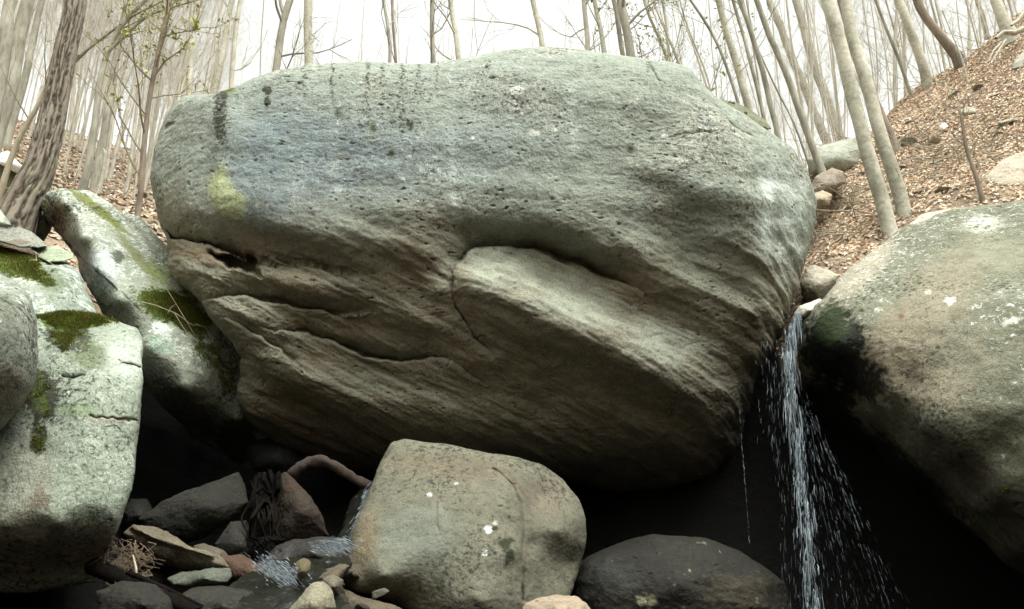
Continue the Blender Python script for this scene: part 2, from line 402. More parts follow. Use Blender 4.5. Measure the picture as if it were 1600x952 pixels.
# ---- the great overhanging boulder
BIG = [(710, 90), (790, 78), (850, 77), (950, 84), (1010, 91), (1050, 93), (1080, 103), (1100, 130), (1120, 152), (1160, 175), (1200, 204), (1240, 232), (1262, 270),
       (1276, 320), (1271, 370), (1260, 410), (1250, 450), (1235, 490), (1217, 530), (1197, 570), (1177, 610), (1160, 650), (1155, 700), (1135, 745), (1090, 765),
       (1000, 770), (920, 762), (820, 752), (700, 748), (600, 745), (540, 733), (490, 722), (445, 703), (408, 680), (380, 655), (372, 625), (374, 590), (378, 558), (352, 517),
       (322, 484), (312, 470), (285, 445), (264, 420), (259, 395), (261, 374), (251, 352), (241, 315), (234, 280), (236, 235), (247, 205), (258, 180), (272, 158), (292, 148),
       (340, 147), (362, 139), (400, 121), (440, 109), (480, 105), (530, 99), (600, 97), (640, 99), (675, 98), (695, 92)]
S0 = [(60, -.9), (100, -.55), (130, -.15), (300, -.02), (360, .28), (430, .38), (520, .45), (600, .6), (660, .8), (720, 1.3), (800, 2.0)]
MPP = 7.3 / 1200 * 1.08
gy = np.arange(0, 960, 2.0); gx = np.arange(160, 1360, 2.0)
PX, PY = np.meshgrid(gx, gy)
def blob(x, y, a, b, ang, v): return v * ell(PX, PY, x, y, a, b, ang)
T = (blob(740, 425, 60, 26, 0, -.9) + blob(830, 445, 140, 34, 22, -1.15) + blob(960, 510, 140, 34, 24, -1.1) + blob(1070, 570, 90, 34, 24, -.8)
     + blob(860, 520, 180, 30, 25, .7) + blob(1000, 600, 120, 28, 25, .45)
     + blob(800, 365, 110, 16, 10, .75) + blob(930, 400, 90, 14, 24, .8) + blob(660, 400, 60, 40, 20, .5)
     + blob(1100, 322, 90, 20, 6, .62) + blob(1040, 285, 80, 12, 15, .5) + blob(1130, 400, 60, 30, 20, .35) + blob(1000, 365, 90, 18, 22, -.45) + blob(1090, 440, 90, 22, 24, -.55)
     + blob(1040, 470, 90, 16, 22, .4) + blob(1170, 520, 40, 30, 20, .3)
     + blob(320, 342, 60, 10, 12, .5) + blob(430, 365, 90, 18, 18, .7) + blob(540, 395, 80, 12, 20, .5) + blob(560, 360, 120, 16, 12, -.25)
     + blob(480, 432, 80, 10, 8, -.6) + blob(300, 405, 45, 12, 15, -.4) + blob(640, 478, 90, 18, 20, -.45)
     + blob(470, 460, 130, 14, 12, .75) + blob(610, 505, 140, 18, 12, .6) + blob(300, 450, 40, 18, 20, .5)
     + blob(420, 492, 90, 14, 22, -.8) + blob(350, 478, 30, 10, 20, -.6) + blob(540, 530, 110, 12, 18, .3)
     + blob(500, 578, 130, 20, 25, -.9) + blob(650, 612, 140, 22, 14, -.7) + blob(400, 545, 60, 12, 35, -.2)
     + blob(450, 600, 70, 24, 38, 1.0) + blob(560, 655, 120, 22, 20, .6) + blob(395, 625, 26, 30, 0, -.6) + blob(760, 640, 90, 20, 10, -.25)
     + blob(540, 690, 140, 14, 10, .3) + blob(1000, 180, 200, 16, 8, .18) + blob(700, 235, 200, 14, 3, .12) + blob(860, 290, 200, 15, 8, -.2) + blob(450, 300, 160, 15, 4, -.2))
T = T * (1 - .28 * ss(700 - PX, 0, 120) * ss(PY, 380, 430))
Tm = -T * MPP * 2.0      # change per grid row, sign flipped below
Tm = T * MPP * 2.0
TT = np.pad(Tm, ((0, Tm.shape[0]), (0, Tm.shape[1])))       # zero padding keeps the periodic solve well away
ky = 2 * np.sin(2 * np.pi * np.fft.fftfreq(TT.shape[0]) / 2) ; kx = 2 * np.sin(2 * np.pi * np.fft.fftfreq(TT.shape[1]) / 2)
KY, KX = np.meshgrid(ky, kx, indexing='ij')
lam = .22
Dh = (-1j * KY * np.fft.fft2(TT)) / (KY ** 2 + lam * KX ** 2 + 3e-5)
RELIEF = np.real(np.fft.ifft2(Dh))[:Tm.shape[0], :Tm.shape[1]]
RELIEF -= RELIEF.mean()
def sample(G, px, py):
    u = np.clip((px - gx[0]) / 2, 0, len(gx) - 1.001); v = np.clip(py / 2, 0, len(gy) - 1.001)
    i, j = u.astype(int), v.astype(int); fu, fv = u - i, v - j
    return (G[j, i] * (1 - fu) * (1 - fv) + G[j, i + 1] * fu * (1 - fv) + G[j + 1, i] * (1 - fu) * fv + G[j + 1, i + 1] * fu * fv)
yy = np.arange(0, 960.0); sv = np.interp(yy, [a for a, b in S0], [b for a, b in S0]); cum = np.cumsum(sv) * MPP; cum -= cum[250]
CREASES = [  # polyline, ledge depth (m), reach above (px), groove depth, fade at ends
    ([(707, 455), (705, 430), (712, 408), (735, 392), (775, 386), (812, 388), (835, 386), (870, 400), (915, 418), (960, 436), (1000, 458)], .22, 18, .06),
    ([(704, 440), (712, 480), (740, 525), (776, 562)], .04, 10, .05),
    ([(255, 352), (268, 374), (295, 378), (350, 393), (400, 409), (430, 414)], .26, 14, .05),
    ([(418, 399), (460, 410), (504, 418), (560, 432)], .10, 12, .03),
    ([(318, 472), (350, 462), (404, 466), (454, 478), (511, 489), (560, 490)], .16, 14, .03),
    ([(420, 515), (483, 521), (536, 543), (590, 560), (625, 565), (668, 559), (704, 564), (745, 594)], .16, 12, .04),
    ([(360, 500), (393, 520), (440, 548), (470, 575)], .08, 10, .02),
    ([(1010, 90), (1020, 110), (1030, 132)], .05, 6, .04),
    ([(1120, 205), (1080, 212), (1060, 214)], .04, 6, .03),
    ([(1120, 168), (1150, 205), (1180, 220)], .05, 6, .02),
    ([(255, 205), (262, 195), (272, 190)], .05, 5, .03),
]
def soft(x, k=13): return np.minimum(.5 * (x + np.sqrt(x * x + k * k)), 130)
def big_extra(px, py):
    wob = 8 * perlin(np.stack([px, py, 0 * px], -1), .03, 2) + 5 * perlin(np.stack([px, py, 0 * px], -1), .08, 3)
    d = np.interp(py, yy, cum) + sample(RELIEF, px, py)
    d = d + np.clip(340 - px, 0, 200) * .003 - .42 * ss(560 - px, 0, 280) * ss(py, 370, 500) + .95 * soft(px + 9 * perlin(np.stack([px * .2, py, 0 * px], -1), .03, 8) - np.interp(py, [90, 160, 205, 300, 400, 480, 540, 620, 700], [1085, 1108, 1150, 1176, 1188, 1196, 1180, 1150, 1120])) / 100 * ss(py, 110, 200)
    x2 = px; y2 = py + wob * .6
    for pts, led, reach, gr in CREASES:
        e, sd, t = pline(x2, y2, pts)
        fade = np.sqrt(np.clip(np.sin(np.pi * np.clip(t, .02, .98)), 0, 1))
        up = np.exp(-np.maximum(e * sd, 0) / reach) * ss(e * sd, -1.8, 1.2) * np.exp(-(e / 60) ** 2)
        d = d + fade * (led * up + gr * np.exp(-(e / 2.2) ** 2))
    # block corner and dark pocket on the left
    qx = px; px = px + 9 * perlin(np.stack([qx, py, 0 * px], -1), .045, 21); py = py + 8 * perlin(np.stack([qx, py, 0 * px], -1), .06, 22)
    pk = ss(px, 312, 350) * ss(400 + .15 * (py - 410) - px, -3, 6) * ss(py - (.25 * (px - 330) + 391), -2, 4) * ss((.33 * (px - 330) + 408) - py, -2, 4)
    d = d + .34 * pk
    return d
def rock_detail(amp=1.0, pits=1.0, band=(0, 0, 0)):
    def f(V, px, py, seed):
        W = V * np.array([1, 1, 1.9])
        a = .020 * fbm(W, 1.9, seed + 1, 3) + .0065 * fbm(W, 8, seed + 2, 3, .6) + .0055 * fbm(V, 30, seed + 3, 2, .7)
        r = 1 - np.abs(perlin(W, 4.5, seed + 9)) * 2.2
        a = a - .006 * ss(r, .85, 1) * ss(perlin(V, 1.1, seed + 4), .15, .5)
        n_ = perlin(W, 16, seed + 8) + .5 * perlin(W, 31, seed + 12)
        a = a - .04 * pits * ss(n_, .5, .8) * ss(perlin(V, 1.7, seed + 14), -.3, .3)
        return a * amp
    return f
def big_detail(V, px, py, seed):
    a = rock_detail(1.0, 1.0)(V, px, py, seed)
    B = np.stack([.91 * V[..., 0] - .41 * V[..., 2], V[..., 1] * .8, (.41 * V[..., 0] + .91 * V[..., 2]) * 5.5], -1)      # bedding dipping to the right
    k = ss(py, 300, 430)
    l_ = perlin(B, .9, 61) + .5 * perlin(B, 2.1, 62)
    a = a + k * (.022 * np.clip(l_ * 2.2, -1, 1) + .010 * perlin(B, 4.5, 63))
    return a
def big_color(V, px, py, n, seed):
    f1 = fbm(V, 1.2, 31, 4); f2 = fbm(V, 5, 32, 3); f3 = fbm(V * np.array([3, 3, .8]), 1.3, 33, 3)
    C = np.ones(V.shape) * np.array(GREEN)
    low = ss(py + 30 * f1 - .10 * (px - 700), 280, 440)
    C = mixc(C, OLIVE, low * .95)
    # paler green over upward-facing lower parts and the nose top
    film = ss(-n[..., 1] * 0 + n[..., 2], -.25, .25) * low
    C = mixc(C, (.21, .225, .18), film * .6)
    C = mixc(C, (.25, .272, .22), np.clip(ell(px, py, 740, 415, 50, 30) + ell(px, py, 860, 450, 160, 34, 22) + ell(px, py, 1010, 530, 150, 40, 25) + .7 * ell(px, py, 1080, 420, 120, 30, 24), 0, 1) * (.75 + .5 * f2))
    C = mixc(C, (.31, .31, .26), ss(f1, .1, .6) * .5 * (1 - low))
    bl = ell(px, py, 450, 235, 120, 85, 8) + ell(px, py, 600, 245, 170, 60, 3) * .75 + ell(px, py, 800, 200, 120, 90, 0) * .35 + ell(px, py, 400, 310, 60, 50, 0) * .7
    C = mixc(C, BLUE, np.clip(bl, 0, 1) * (.82 + .4 * f2))
    C = mixc(C, (.40, .42, .37), ss(fbm(V, 14, 35, 3) + .5 * f1, .35, .75) * .6 * (1 - low * .8))
    C = mixc(C, (.10, .11, .095), ss(fbm(V, 18, 36, 3), .35, .8) * .6)
    # vertical wash marks; the rightmost strips paint extra light onto the right end
    C = mixc(C, (.36, .42, .40), ss(f3, .3, .8) * .35 * ss(py, 420, 300))
    for x0, w0, y0, y1, s_ in ((704, 6, 200, 360, .5), (520, 9, 180, 330, .3), (890, 10, 110, 260, .3), (1195, 14, 230, 420, .75), (1222, 16, 240, 460, .6), (1245, 12, 260, 420, .5)):
        C = mixc(C, (.46, .52, .50), np.exp(-((px - x0 - .04 * (py - y0)) / w0) ** 2) * ss(py, y0, y0 + 40) * ss(y1 - py, 0, 50) * s_ * (.7 + .8 * f2))
    # black lichen streak with yellow patch
    st = np.exp(-((px - 347 - 3 * np.sin(py * .06)) / 12) ** 2) * ss(265 - py, 0, 50)
    C = mixc(C, (.12, .12, .085), st * ss(f2 + .5 * fbm(V, 20, 37, 2), -.3, .5) * .7)
    C = mixc(C, (.08, .085, .02), ell(px, py, 356, 142, 10, 8) * .9)
    C = mixc(C, (.05, .05, .04), (ell(px, py, 418, 140, 7, 5) + ell(px, py, 418, 158, 5, 9)) * ss(f2, -.4, .1))
    C = mixc(C, YEL, ss(ell(px, py, 348, 305, 24, 36, -25) + ell(px, py, 340, 275, 12, 25) * .7 + ell(px, py, 366, 318, 18, 14) + .35 * f2 + .35 * fbm(V, 30, 39, 3), .1, .95) * .8)
    # dark mossy pocks and small bright lichens
    for x, y, r in ((866, 203, 6), (846, 139, 5), (738, 216, 5), (808, 142, 13), (835, 208, 12), (1038, 215, 7), (855, 252, 4), (1085, 210, 5), (757, 283, 4), (640, 245, 4)):
        C = mixc(C, (.55, .58, .52), ss(ell(px, py, x, y, r, r * .6) + .3 * f2, .45, .7) * .75)
    for x, y in ((583, 199), (612, 240), (641, 196), (528, 176), (985, 233)):
        C = mixc(C, (.04, .05, .02), ell(px, py, x, y, 5, 7))
    # rusty stain on the lower left block
    C = mixc(C, (.24, .15, .09), ell(px, py, 320, 398, 50, 12, 12) * .55)
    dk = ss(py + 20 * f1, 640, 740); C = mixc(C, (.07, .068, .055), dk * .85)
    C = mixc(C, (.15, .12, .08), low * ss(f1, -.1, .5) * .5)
    K = np.zeros(V.shape); up = 1 - low
    K[..., 0] = .17 * up * (1 + .8 * f1 + .6 * f2) + .08
    K[..., 1] = .30 * (1 - .5 * low) * (1 + f1)
    K[..., 1] = np.maximum(K[..., 1], .72 * np.clip(1.3 * np.exp(-((px - 347 - 8 * f2 - 3 * np.sin(py * .06)) / 14) ** 2) * ss(275 - py, 0, 90), 0, 1)); K[..., 1] = np.maximum(K[..., 1], .50 * np.clip((ell(px, py, 585, 190, 40, 50) + ell(px, py, 640, 150, 36, 60) + .4 * ell(px, py, 690, 130, 50, 30)) * (1 + f2), 0, 1))
    K[..., 1] = np.maximum(K[..., 1], .85 * np.clip(1.3 * (ell(px, py, 418, 142, 9, 6) + ell(px, py, 418, 160, 6, 11)), 0, 1))
    K[..., 1] = np.maximum(K[..., 1], .45 * ell(px, py, 250, 300, 30, 60) + .4 * ell(px, py, 400, 300, 40, 60))
    K[..., 2] = .8 * np.clip(ell(px, py, 357, 142, 14, 9) + .8 * ell(px, py, 583, 199, 7, 9) + .6 * ell(px, py, 356, 190, 7, 40), 0, 1)
    vs = 0
    for x0, y1, w_ in ((475, 170, 7), (520, 190, 6), (575, 230, 8), (598, 215, 6), (628, 240, 7), (655, 200, 6), (682, 170, 6), (760, 150, 6), (930, 140, 6), (1012, 150, 5), (440, 160, 5)):
        vs = np.maximum(vs, np.exp(-((px - x0 - 6 * f2) / w_) ** 2) * ss(y1 + 20 - py, 0, 70) * ss(py, 80, 100))
    K[..., 1] = np.maximum(K[..., 1], .56 * vs)
    yl = ell(px, py, 348, 300, 26, 42, -25); K[..., 0] *= 1 - .8 * yl
    return C * (1 + .12 * f2[..., None]), K
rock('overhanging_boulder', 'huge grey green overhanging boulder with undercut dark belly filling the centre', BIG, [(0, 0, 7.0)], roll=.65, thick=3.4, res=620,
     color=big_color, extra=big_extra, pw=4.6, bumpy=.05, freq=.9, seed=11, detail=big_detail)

# ---- colour recipes
def stone(base, moss=0, white=0, dark=0, spots=(), film=GREEN, filmk=.0):
    def f(V, px, py, n, seed):
        f1 = fbm(V, 1.3, seed + 31, 3); f2 = fbm(V, 6, seed + 32, 3); f3 = fbm(V, 20, seed + 33, 3)
        C = np.ones(V.shape) * np.array(base)
        C = C * (1 + .22 * f1 + .16 * f2)[..., None]
        if filmk: C = mixc(C, film, filmk * ss(n[..., 2] + .3 * f1, -.3, .3))
        K = np.zeros(V.shape)
        K[..., 0] = white * .75 * ss(n[..., 2] + .5 * f1, -.3, .4)
        K[..., 1] = dark * .55 * (1 + .8 * f1)
        if moss: K[..., 2] = ss(n[..., 2] + .5 * f1, 1.0 - moss, 1.5 - moss)
        for (x, y, a, b, ang, col, k, rag) in spots:
            e = ell(px, py, x, y, a, b, ang)
            i = 2 if col is MOSS else 1 if col is DMOSS else 0 if col is WHITE else -1
            if i >= 0:
                K[..., i] = np.maximum(K[..., i], np.clip(e * 1.5, 0, 1) * k * (1 - .25 * rag))
                if i == 1: K[..., 2] = np.maximum(K[..., 2], np.clip(e * 1.2, 0, 1) * .55)
                if i == 2: K[..., 1] *= 1 - np.clip(e * 1.3, 0, 1); K[..., 0] *= 1 - np.clip(e * 1.3, 0, 1)
            else:
                m_ = ss(e + rag * (.6 * f3 + .5 * f2), .38, .66) if max(a, b) < 30 or max(col) < .05 else ss(e + .7 * rag * (.6 * f3 + .7 * f2), .15, .85)
                C = mixc(C, col, m_ * k); K[..., 0] *= 1 - .6 * m_ * (max(col) < .3)
                if max(col) > .4: K[..., 0] = np.maximum(K[..., 0], m_ * k * .7)
        return C, K
    return f

# ---- right-hand boulder
rock('domed_boulder', 'broad olive grey domed boulder right of the waterfall, black moss and painted underside shade below its edge',
     [(1247, 500), (1262, 487), (1288, 470), (1296, 455), (1310, 434), (1350, 402), (1386, 375), (1410, 356), (1450, 342), (1500, 326), (1560, 317), (1620, 313), (1760, 335), (1860, 430), (1900, 620), (1850, 850),
      (1780, 1010), (1680, 1010), (1570, 950), (1480, 880), (1390, 800), (1320, 720), (1275, 640), (1250, 580), (1243, 540)],
     [(1290, 480, 7.4), (1400, 380, 7.9), (1560, 330, 7.8), (1310, 540, 7.1), (1360, 500, 6.9), (1450, 480, 6.6), (1600, 480, 6.1), (1600, 640, 5.85), (1420, 600, 6.6), (1390, 615, 6.75), (1370, 570, 6.85), (1480, 720, 6.5), (1600, 850, 6.6), (1540, 790, 6.5),
      (1440, 680, 6.55), (1270, 580, 7.7), (1320, 610, 7.7), (1380, 690, 7.9), (1450, 770, 8.0), (1530, 850, 8.0), (1600, 910, 7.9), (1330, 700, 8.6), (1430, 800, 8.8), (1700, 700, 5.9), (1800, 500, 6.6), (1500, 560, 6.25), (1560, 700, 6.05)],
     roll=.35, thick=3.0, res=330, c=14, pw=4, bumpy=.05, seed=21, detail=rock_detail(.7, .9),
     color=stone((.135, .14, .10), dark=.6, white=.5, spots=[
         (1420, 520, 190, 60, -50, (.25, .22, .165), .55, .35), (1340, 430, 90, 26, -45, (.33, .30, .24), .75, .2), (1430, 590, 100, 45, 30, (.23, .20, .14), .6, .5),
         (1535, 350, 34, 16, 0, (.42, .44, .38), .75, .5), (1485, 470, 12, 8, 0, (.44, .43, .36), .8, .5), (1580, 500, 20, 8, -15, (.44, .44, .37), .7, .6), (1450, 455, 8, 6, 0, (.45, .43, .36), .7, .3),
         (1560, 400, 60, 40, 0, (.22, .22, .17), .5, .9), (1500, 560, 90, 50, 0, (.22, .20, .15), .4, 1.0),
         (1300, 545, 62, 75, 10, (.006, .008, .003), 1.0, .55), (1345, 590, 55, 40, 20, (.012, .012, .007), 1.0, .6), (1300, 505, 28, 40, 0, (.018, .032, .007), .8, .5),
         (1408, 492, 5, 5, 0, (.15, .07, .05), .8, .2), (1520, 740, 150, 26, 44, (.06, .052, .04), .75, .5), (1400, 760, 200, 62, 42, (.012, .012, .010), 1, .3), (1290, 640, 60, 50, 40, (.008, .009, .006), 1, .4)]),  # large dark spots here paint in the shade of the underside
     wet=lambda V, px, py, n, s: ss(ell(px, py, 1295, 560, 60, 80), .3, .7) * .5)

# ---- stone wedged under the boulder
rock('wedge_stone', 'smooth squarish olive stone propping up the huge boulder, two white lichen dots on it',
     [(612, 694), (632, 688), (690, 694), (760, 706), (810, 714), (850, 728), (880, 750), (905, 780), (915, 808), (913, 850), (900, 900), (880, 960), (800, 990), (700, 985), (640, 958), (590, 935),
      (548, 925), (525, 906), (545, 870), (556, 820), (575, 770), (595, 725)],
     [(640, 720, 6.75), (760, 735, 6.75), (690, 840, 6.25), (600, 900, 6.1), (560, 890, 6.25), (640, 780, 6.45), (790, 780, 6.5), (805, 860, 6.32), (750, 940, 6.1), (600, 800, 6.45), (845, 775, 6.95), (830, 850, 6.62),
      (870, 830, 6.7), (890, 880, 7.0), (845, 930, 6.6), (815, 940, 6.35), (620, 945, 6.35)],
     roll=.3, thick=1.6, res=260, c=5, pw=5, bumpy=.03, seed=33, mat=M_SMOOTH, detail=rock_detail(.55, .5),
     extra=lambda px, py: .035 * np.exp(-(pline(px, py + 6 * perlin(np.stack([px, py, px * 0], -1), .04), [(770, 735), (800, 758), (815, 785), (818, 830), (815, 880), (818, 940)])[0] / 2.4) ** 2) + .02 * np.exp(-(pline(px, py, [(683, 785), (682, 820), (686, 830)])[0] / 1.5) ** 2),
     color=stone((.118, .116, .086), dark=.7, white=.2, spots=[
         (650, 840, 80, 60, 0, (.13, .145, .12), .7, .3), (700, 730, 110, 22, 6, (.12, .095, .065), .5, .4), (570, 850, 22, 60, 15, (.15, .115, .07), .6, .3), (770, 900, 60, 60, 0, (.14, .14, .11), .5, .6), (850, 780, 40, 40, 0, (.13, .11, .08), .5, .3),
         (763, 827, 7, 8, 0, (.7, .72, .7), 1, .1), (757, 864, 7, 6, 0, (.7, .72, .7), 1, .1), (671, 773, 5, 4, 0, (.5, .52, .45), .8, .2), (713, 755, 4, 3, 0, (.5, .52, .45), .6, .2), (774, 817, 6, 4, -30, (.45, .46, .38), .7, .3),
         (791, 850, 14, 12, 0, (.02, .024, .01), .95, .6), (796, 870, 8, 16, 10, (.02, .024, .01), .9, .7), (773, 826, 6, 4, 0, (.02, .024, .01), .95, .4), (795, 808, 3, 4, 0, (.02, .024, .01), .9, .3), (773, 864, 4, 4, 0, (.02, .024, .01), .9, .3),
         (818, 880, 4, 70, 0, (.07, .055, .04), .6, .3), (810, 760, 4, 40, -40, (.09, .07, .05), .6, .3), (744, 938, 5, 5, 0, (.11, .10, .08), .8, .2), (670, 930, 8, 8, 0, (.12, .11, .09), .6, .4), (820, 930, 6, 6, 0, (.12, .11, .09), .7, .3)]))

# ---- left-hand block
rock('lichened_block', 'pale green lichened block with a flat face and moss cap, left of the dark cave',
     [(60, 492), (100, 487), (150, 491), (185, 504), (215, 514), (223, 530), (221, 600), (216, 660), (213, 740), (196, 800), (180, 850), (165, 880), (150, 912), (105, 917), (40, 925), (-60, 920), (-130, 880), (-120, 700), (-60, 560), (0, 500)],
     [(100, 500, 5.9), (200, 520, 5.95), (60, 600, 5.5), (150, 600, 5.45), (205, 600, 5.6), (60, 700, 5.3), (150, 700, 5.28), (205, 700, 5.5), (0, 820, 5.15), (90, 818, 5.12), (175, 805, 5.3), (0, 905, 5.65), (80, 895, 5.6), (140, 880, 5.6), (-80, 700, 5.5), (100, 540, 5.65)],
     roll=.2, thick=1.8, res=300, c=8, pw=6, bumpy=.03, seed=41, detail=rock_detail(.5, .6),
     extra=lambda px, py: .025 * np.exp(-(pline(px, py + 7 * perlin(np.stack([px, py, px * 0], -1), .07), [(140, 650), (175, 655), (214, 658)])[0] / 1.6) ** 2) + .05 * np.exp(-(pline(px, py, [(97, 589), (115, 592), (131, 587)])[0] / 2.4) ** 2)
         + .008 * np.exp(-(pline(px, py + 7 * perlin(np.stack([px, py, px * 0], -1), .07), [(160, 668), (195, 672)])[0] / 1.3) ** 2) + .04 * np.exp(-(pline(px, py, [(188, 568), (205, 570), (218, 575)])[0] / 1.8) ** 2),
     color=stone((.225, .26, .21), white=.4, dark=.7, spots=[
         (60, 870, 200, 42, -6, (.17, .15, .105), .9, .4), (30, 830, 60, 50, 0, (.20, .18, .13), .6, .7), (40, 740, 50, 70, 0, (.26, .26, .21), .6, .6),
         (115, 500, 62, 16, 0, MOSS, 1, .5), (105, 525, 45, 30, 10, DMOSS, .9, .6), (140, 560, 34, 26, 0, (.06, .08, .025), .7, .9), (66, 620, 30, 44, -8, DMOSS, 1, .5), (60, 680, 16, 34, 5, DMOSS, .85, .6), (110, 640, 50, 14, 0, (.12, .17, .08), .6, .8),
         (110, 518, 7, 5, 0, (.6, .62, .5), .8, .2), (100, 526, 5, 4, 0, (.6, .62, .5), .7, .2), (60, 780, 18, 20, 0, (.12, .09, .06), .6, .9), (170, 655, 40, 6, 0, (.22, .20, .16), .6, .5), (120, 800, 50, 10, 0, (.10, .12, .08), .5, 1.0), (200, 560, 40, 40, 0, (.40, .46, .40), .5, .5)]))
rock('round_boulder', 'rounded grey green boulder cut off by the left edge of the picture',
     [(0, 428), (25, 440), (45, 465), (58, 500), (61, 550), (52, 600), (30, 640), (5, 668), (-40, 700), (-120, 700), (-190, 600), (-170, 480), (-80, 425)],
     [(-60, 560, 4.3), (0, 480, 4.6), (40, 520, 4.75), (30, 600, 4.8), (-20, 660, 4.85), (-10, 440, 4.9)], roll=.4, thick=1.0, res=130, c=30, bumpy=.03, seed=43, detail=rock_detail(.5, .5),
     color=stone((.19, .21, .175), white=.5, dark=.7, spots=[(5, 620, 50, 60, 0, (.17, .15, .12), .8, .5), (5, 480, 30, 22, 40, (.06, .07, .04), .5, .8), (20, 455, 30, 10, 40, WHITE, .5, .6)]))
rock('mossy_boulder', 'low boulder with a green moss cushion on top, between round boulder and slanted slab',
     [(-30, 385), (0, 386), (40, 395), (75, 410), (105, 412), (122, 425), (135, 455), (152, 490), (120, 510), (60, 515), (0, 500), (-60, 480), (-60, 410)],
     [(0, 400, 6.6), (60, 430, 6.3), (110, 430, 6.35), (60, 480, 6.0), (130, 480, 6.2), (0, 470, 5.9), (-40, 440, 6.0)], roll=.4, thick=1.2, res=150, c=20, bumpy=.03, seed=45, detail=rock_detail(.5, .5),
     color=stone((.21, .25, .21), white=.6, dark=.7, spots=[(15, 408, 60, 22, 22, MOSS, 1, .35), (65, 435, 26, 12, 35, MOSS, .9, .6), (85, 440, 22, 26, 0, (.07, .09, .03), .6, 1.0), (30, 425, 34, 14, 30, (.55, .55, .48), .8, .6), (80, 460, 60, 14, 40, (.2, .23, .18), .4, .5)]))
rock('flat_slab', 'grey flat slab at the far left, topmost of the stacked thin slabs below the dark trunk',
     [(-40, 352), (10, 356), (30, 354), (50, 362), (68, 378), (76, 385), (60, 388), (30, 387), (0, 378), (-50, 374)],
     [(0, 360, 6.9), (50, 366, 6.85), (20, 380, 6.6), (60, 384, 6.65), (-30, 370, 6.6)], roll=.15, thick=.8, res=90, c=8, bumpy=.015, seed=47, detail=rock_detail(.4, .3),
     color=stone((.20, .205, .175), white=.4, dark=.8, spots=[(30, 378, 20, 6, 0, (.12, .08, .055), .6, .4)]))
rock('mossy_slab', 'small mossy slab lying under the grey flat slab',
     [(50, 388), (75, 386), (100, 390), (115, 396), (116, 404), (100, 409), (75, 410), (58, 402)],
     [(60, 392, 6.8), (105, 395, 6.75), (80, 406, 6.55), (112, 402, 6.65)], roll=.12, thick=.7, res=70, c=8, bumpy=.015, seed=49, detail=rock_detail(.4, .3),
     color=stone((.24, .28, .20), moss=.2, dark=.6, white=.2))
rock('slanted_slab', 'long slanted slab speckled white with a moss patch, leaning down towards the huge boulder',
     [(62, 318), (70, 301), (95, 294), (135, 298), (165, 311), (190, 333), (217, 338), (247, 368), (275, 392), (350, 440), (430, 520), (450, 600), (455, 690), (420, 745), (370, 728), (310, 690), (255, 635), (215, 590), (205, 545), (190, 510), (160, 490),
      (140, 455), (122, 425), (118, 395), (97, 374), (76, 350)],
     [(72, 312, 8.15), (100, 318, 7.95), (128, 372, 7.6), (150, 420, 7.4), (185, 470, 7.2), (232, 545, 7.22), (290, 610, 7.35), (370, 660, 8.1), (84, 348, 8.5), (110, 385, 8.4), (128, 430, 7.9), (165, 485, 7.6), (205, 545, 7.5), (250, 620, 7.6), (330, 690, 8.8),
      (140, 305, 8.4), (200, 345, 8.35), (170, 370, 7.85), (210, 420, 7.65), (250, 400, 7.95), (300, 460, 7.85), (260, 500, 7.42), (360, 540, 8.0), (320, 570, 7.55), (420, 600, 8.5), (230, 470, 7.42)],
     roll=.2, thick=1.6, res=340, c=6, pw=5.0, bumpy=.04, seed=51, detail=rock_detail(.8, .8),
     extra=lambda px, py: .08 * ss(pline(px, py, [(180, 330), (215, 365), (255, 410)])[1] * pline(px, py, [(180, 330), (215, 365), (255, 410)])[0], -2, 2) * np.exp(-(pline(px, py, [(180, 330), (215, 365), (255, 410)])[0] / 8) ** 2),
     color=stone((.235, .26, .21), white=.62, dark=.75, spots=[
         (92, 350, 14, 42, -8, (.17, .115, .075), .95, .2), (125, 400, 14, 40, -35, (.20, .16, .115), .6, .5), (170, 490, 14, 60, -40, (.19, .145, .10), .5, .5),
         (140, 318, 70, 7, 38, (.12, .13, .03), .9, .8), (165, 335, 50, 6, 40, (.10, .12, .02), .8, .8), (215, 400, 70, 7, 48, (.13, .14, .04), .7, 1.0), (250, 430, 30, 14, 50, (.16, .2, .06), .7, .9),
         (165, 412, 26, 34, -30, (.34, .38, .38), .75, .6), (265, 480, 58, 26, 20, MOSS, 1, .35), (300, 500, 30, 22, 30, MOSS, 1, .4), (300, 515, 36, 14, 30, DMOSS, .6, .6),
         (325, 555, 46, 24, 35, DMOSS, .62, 1.1), (355, 590, 20, 40, 0, DMOSS, .7, .8), (185, 400, 12, 10, 30, (.04, .045, .03), .8, .9), (250, 515, 14, 20, -40, (.5, .55, .55), .6, .7),
         (250, 540, 24, 16, 30, (.26, .34, .28), .8, .5), (290, 640, 80, 36, 40, (.06, .055, .045), .9, .4), (370, 690, 40, 50, 0, (.03, .03, .025), .95, .3)]))
rock('cap_slab', 'thin dark mossy slab lying on the right shoulder of the huge boulder',
     [(1119, 156), (1130, 154), (1150, 160), (1175, 175), (1195, 188), (1206, 202), (1195, 203), (1165, 192), (1140, 182)],
     [(1125, 160, 7.95), (1200, 200, 8.0), (1160, 185, 7.9)], roll=.15, thick=.6, res=80, bumpy=.02, seed=53, detail=rock_detail(.5, .5), color=stone((.14, .15, .10), moss=.3, dark=.5))

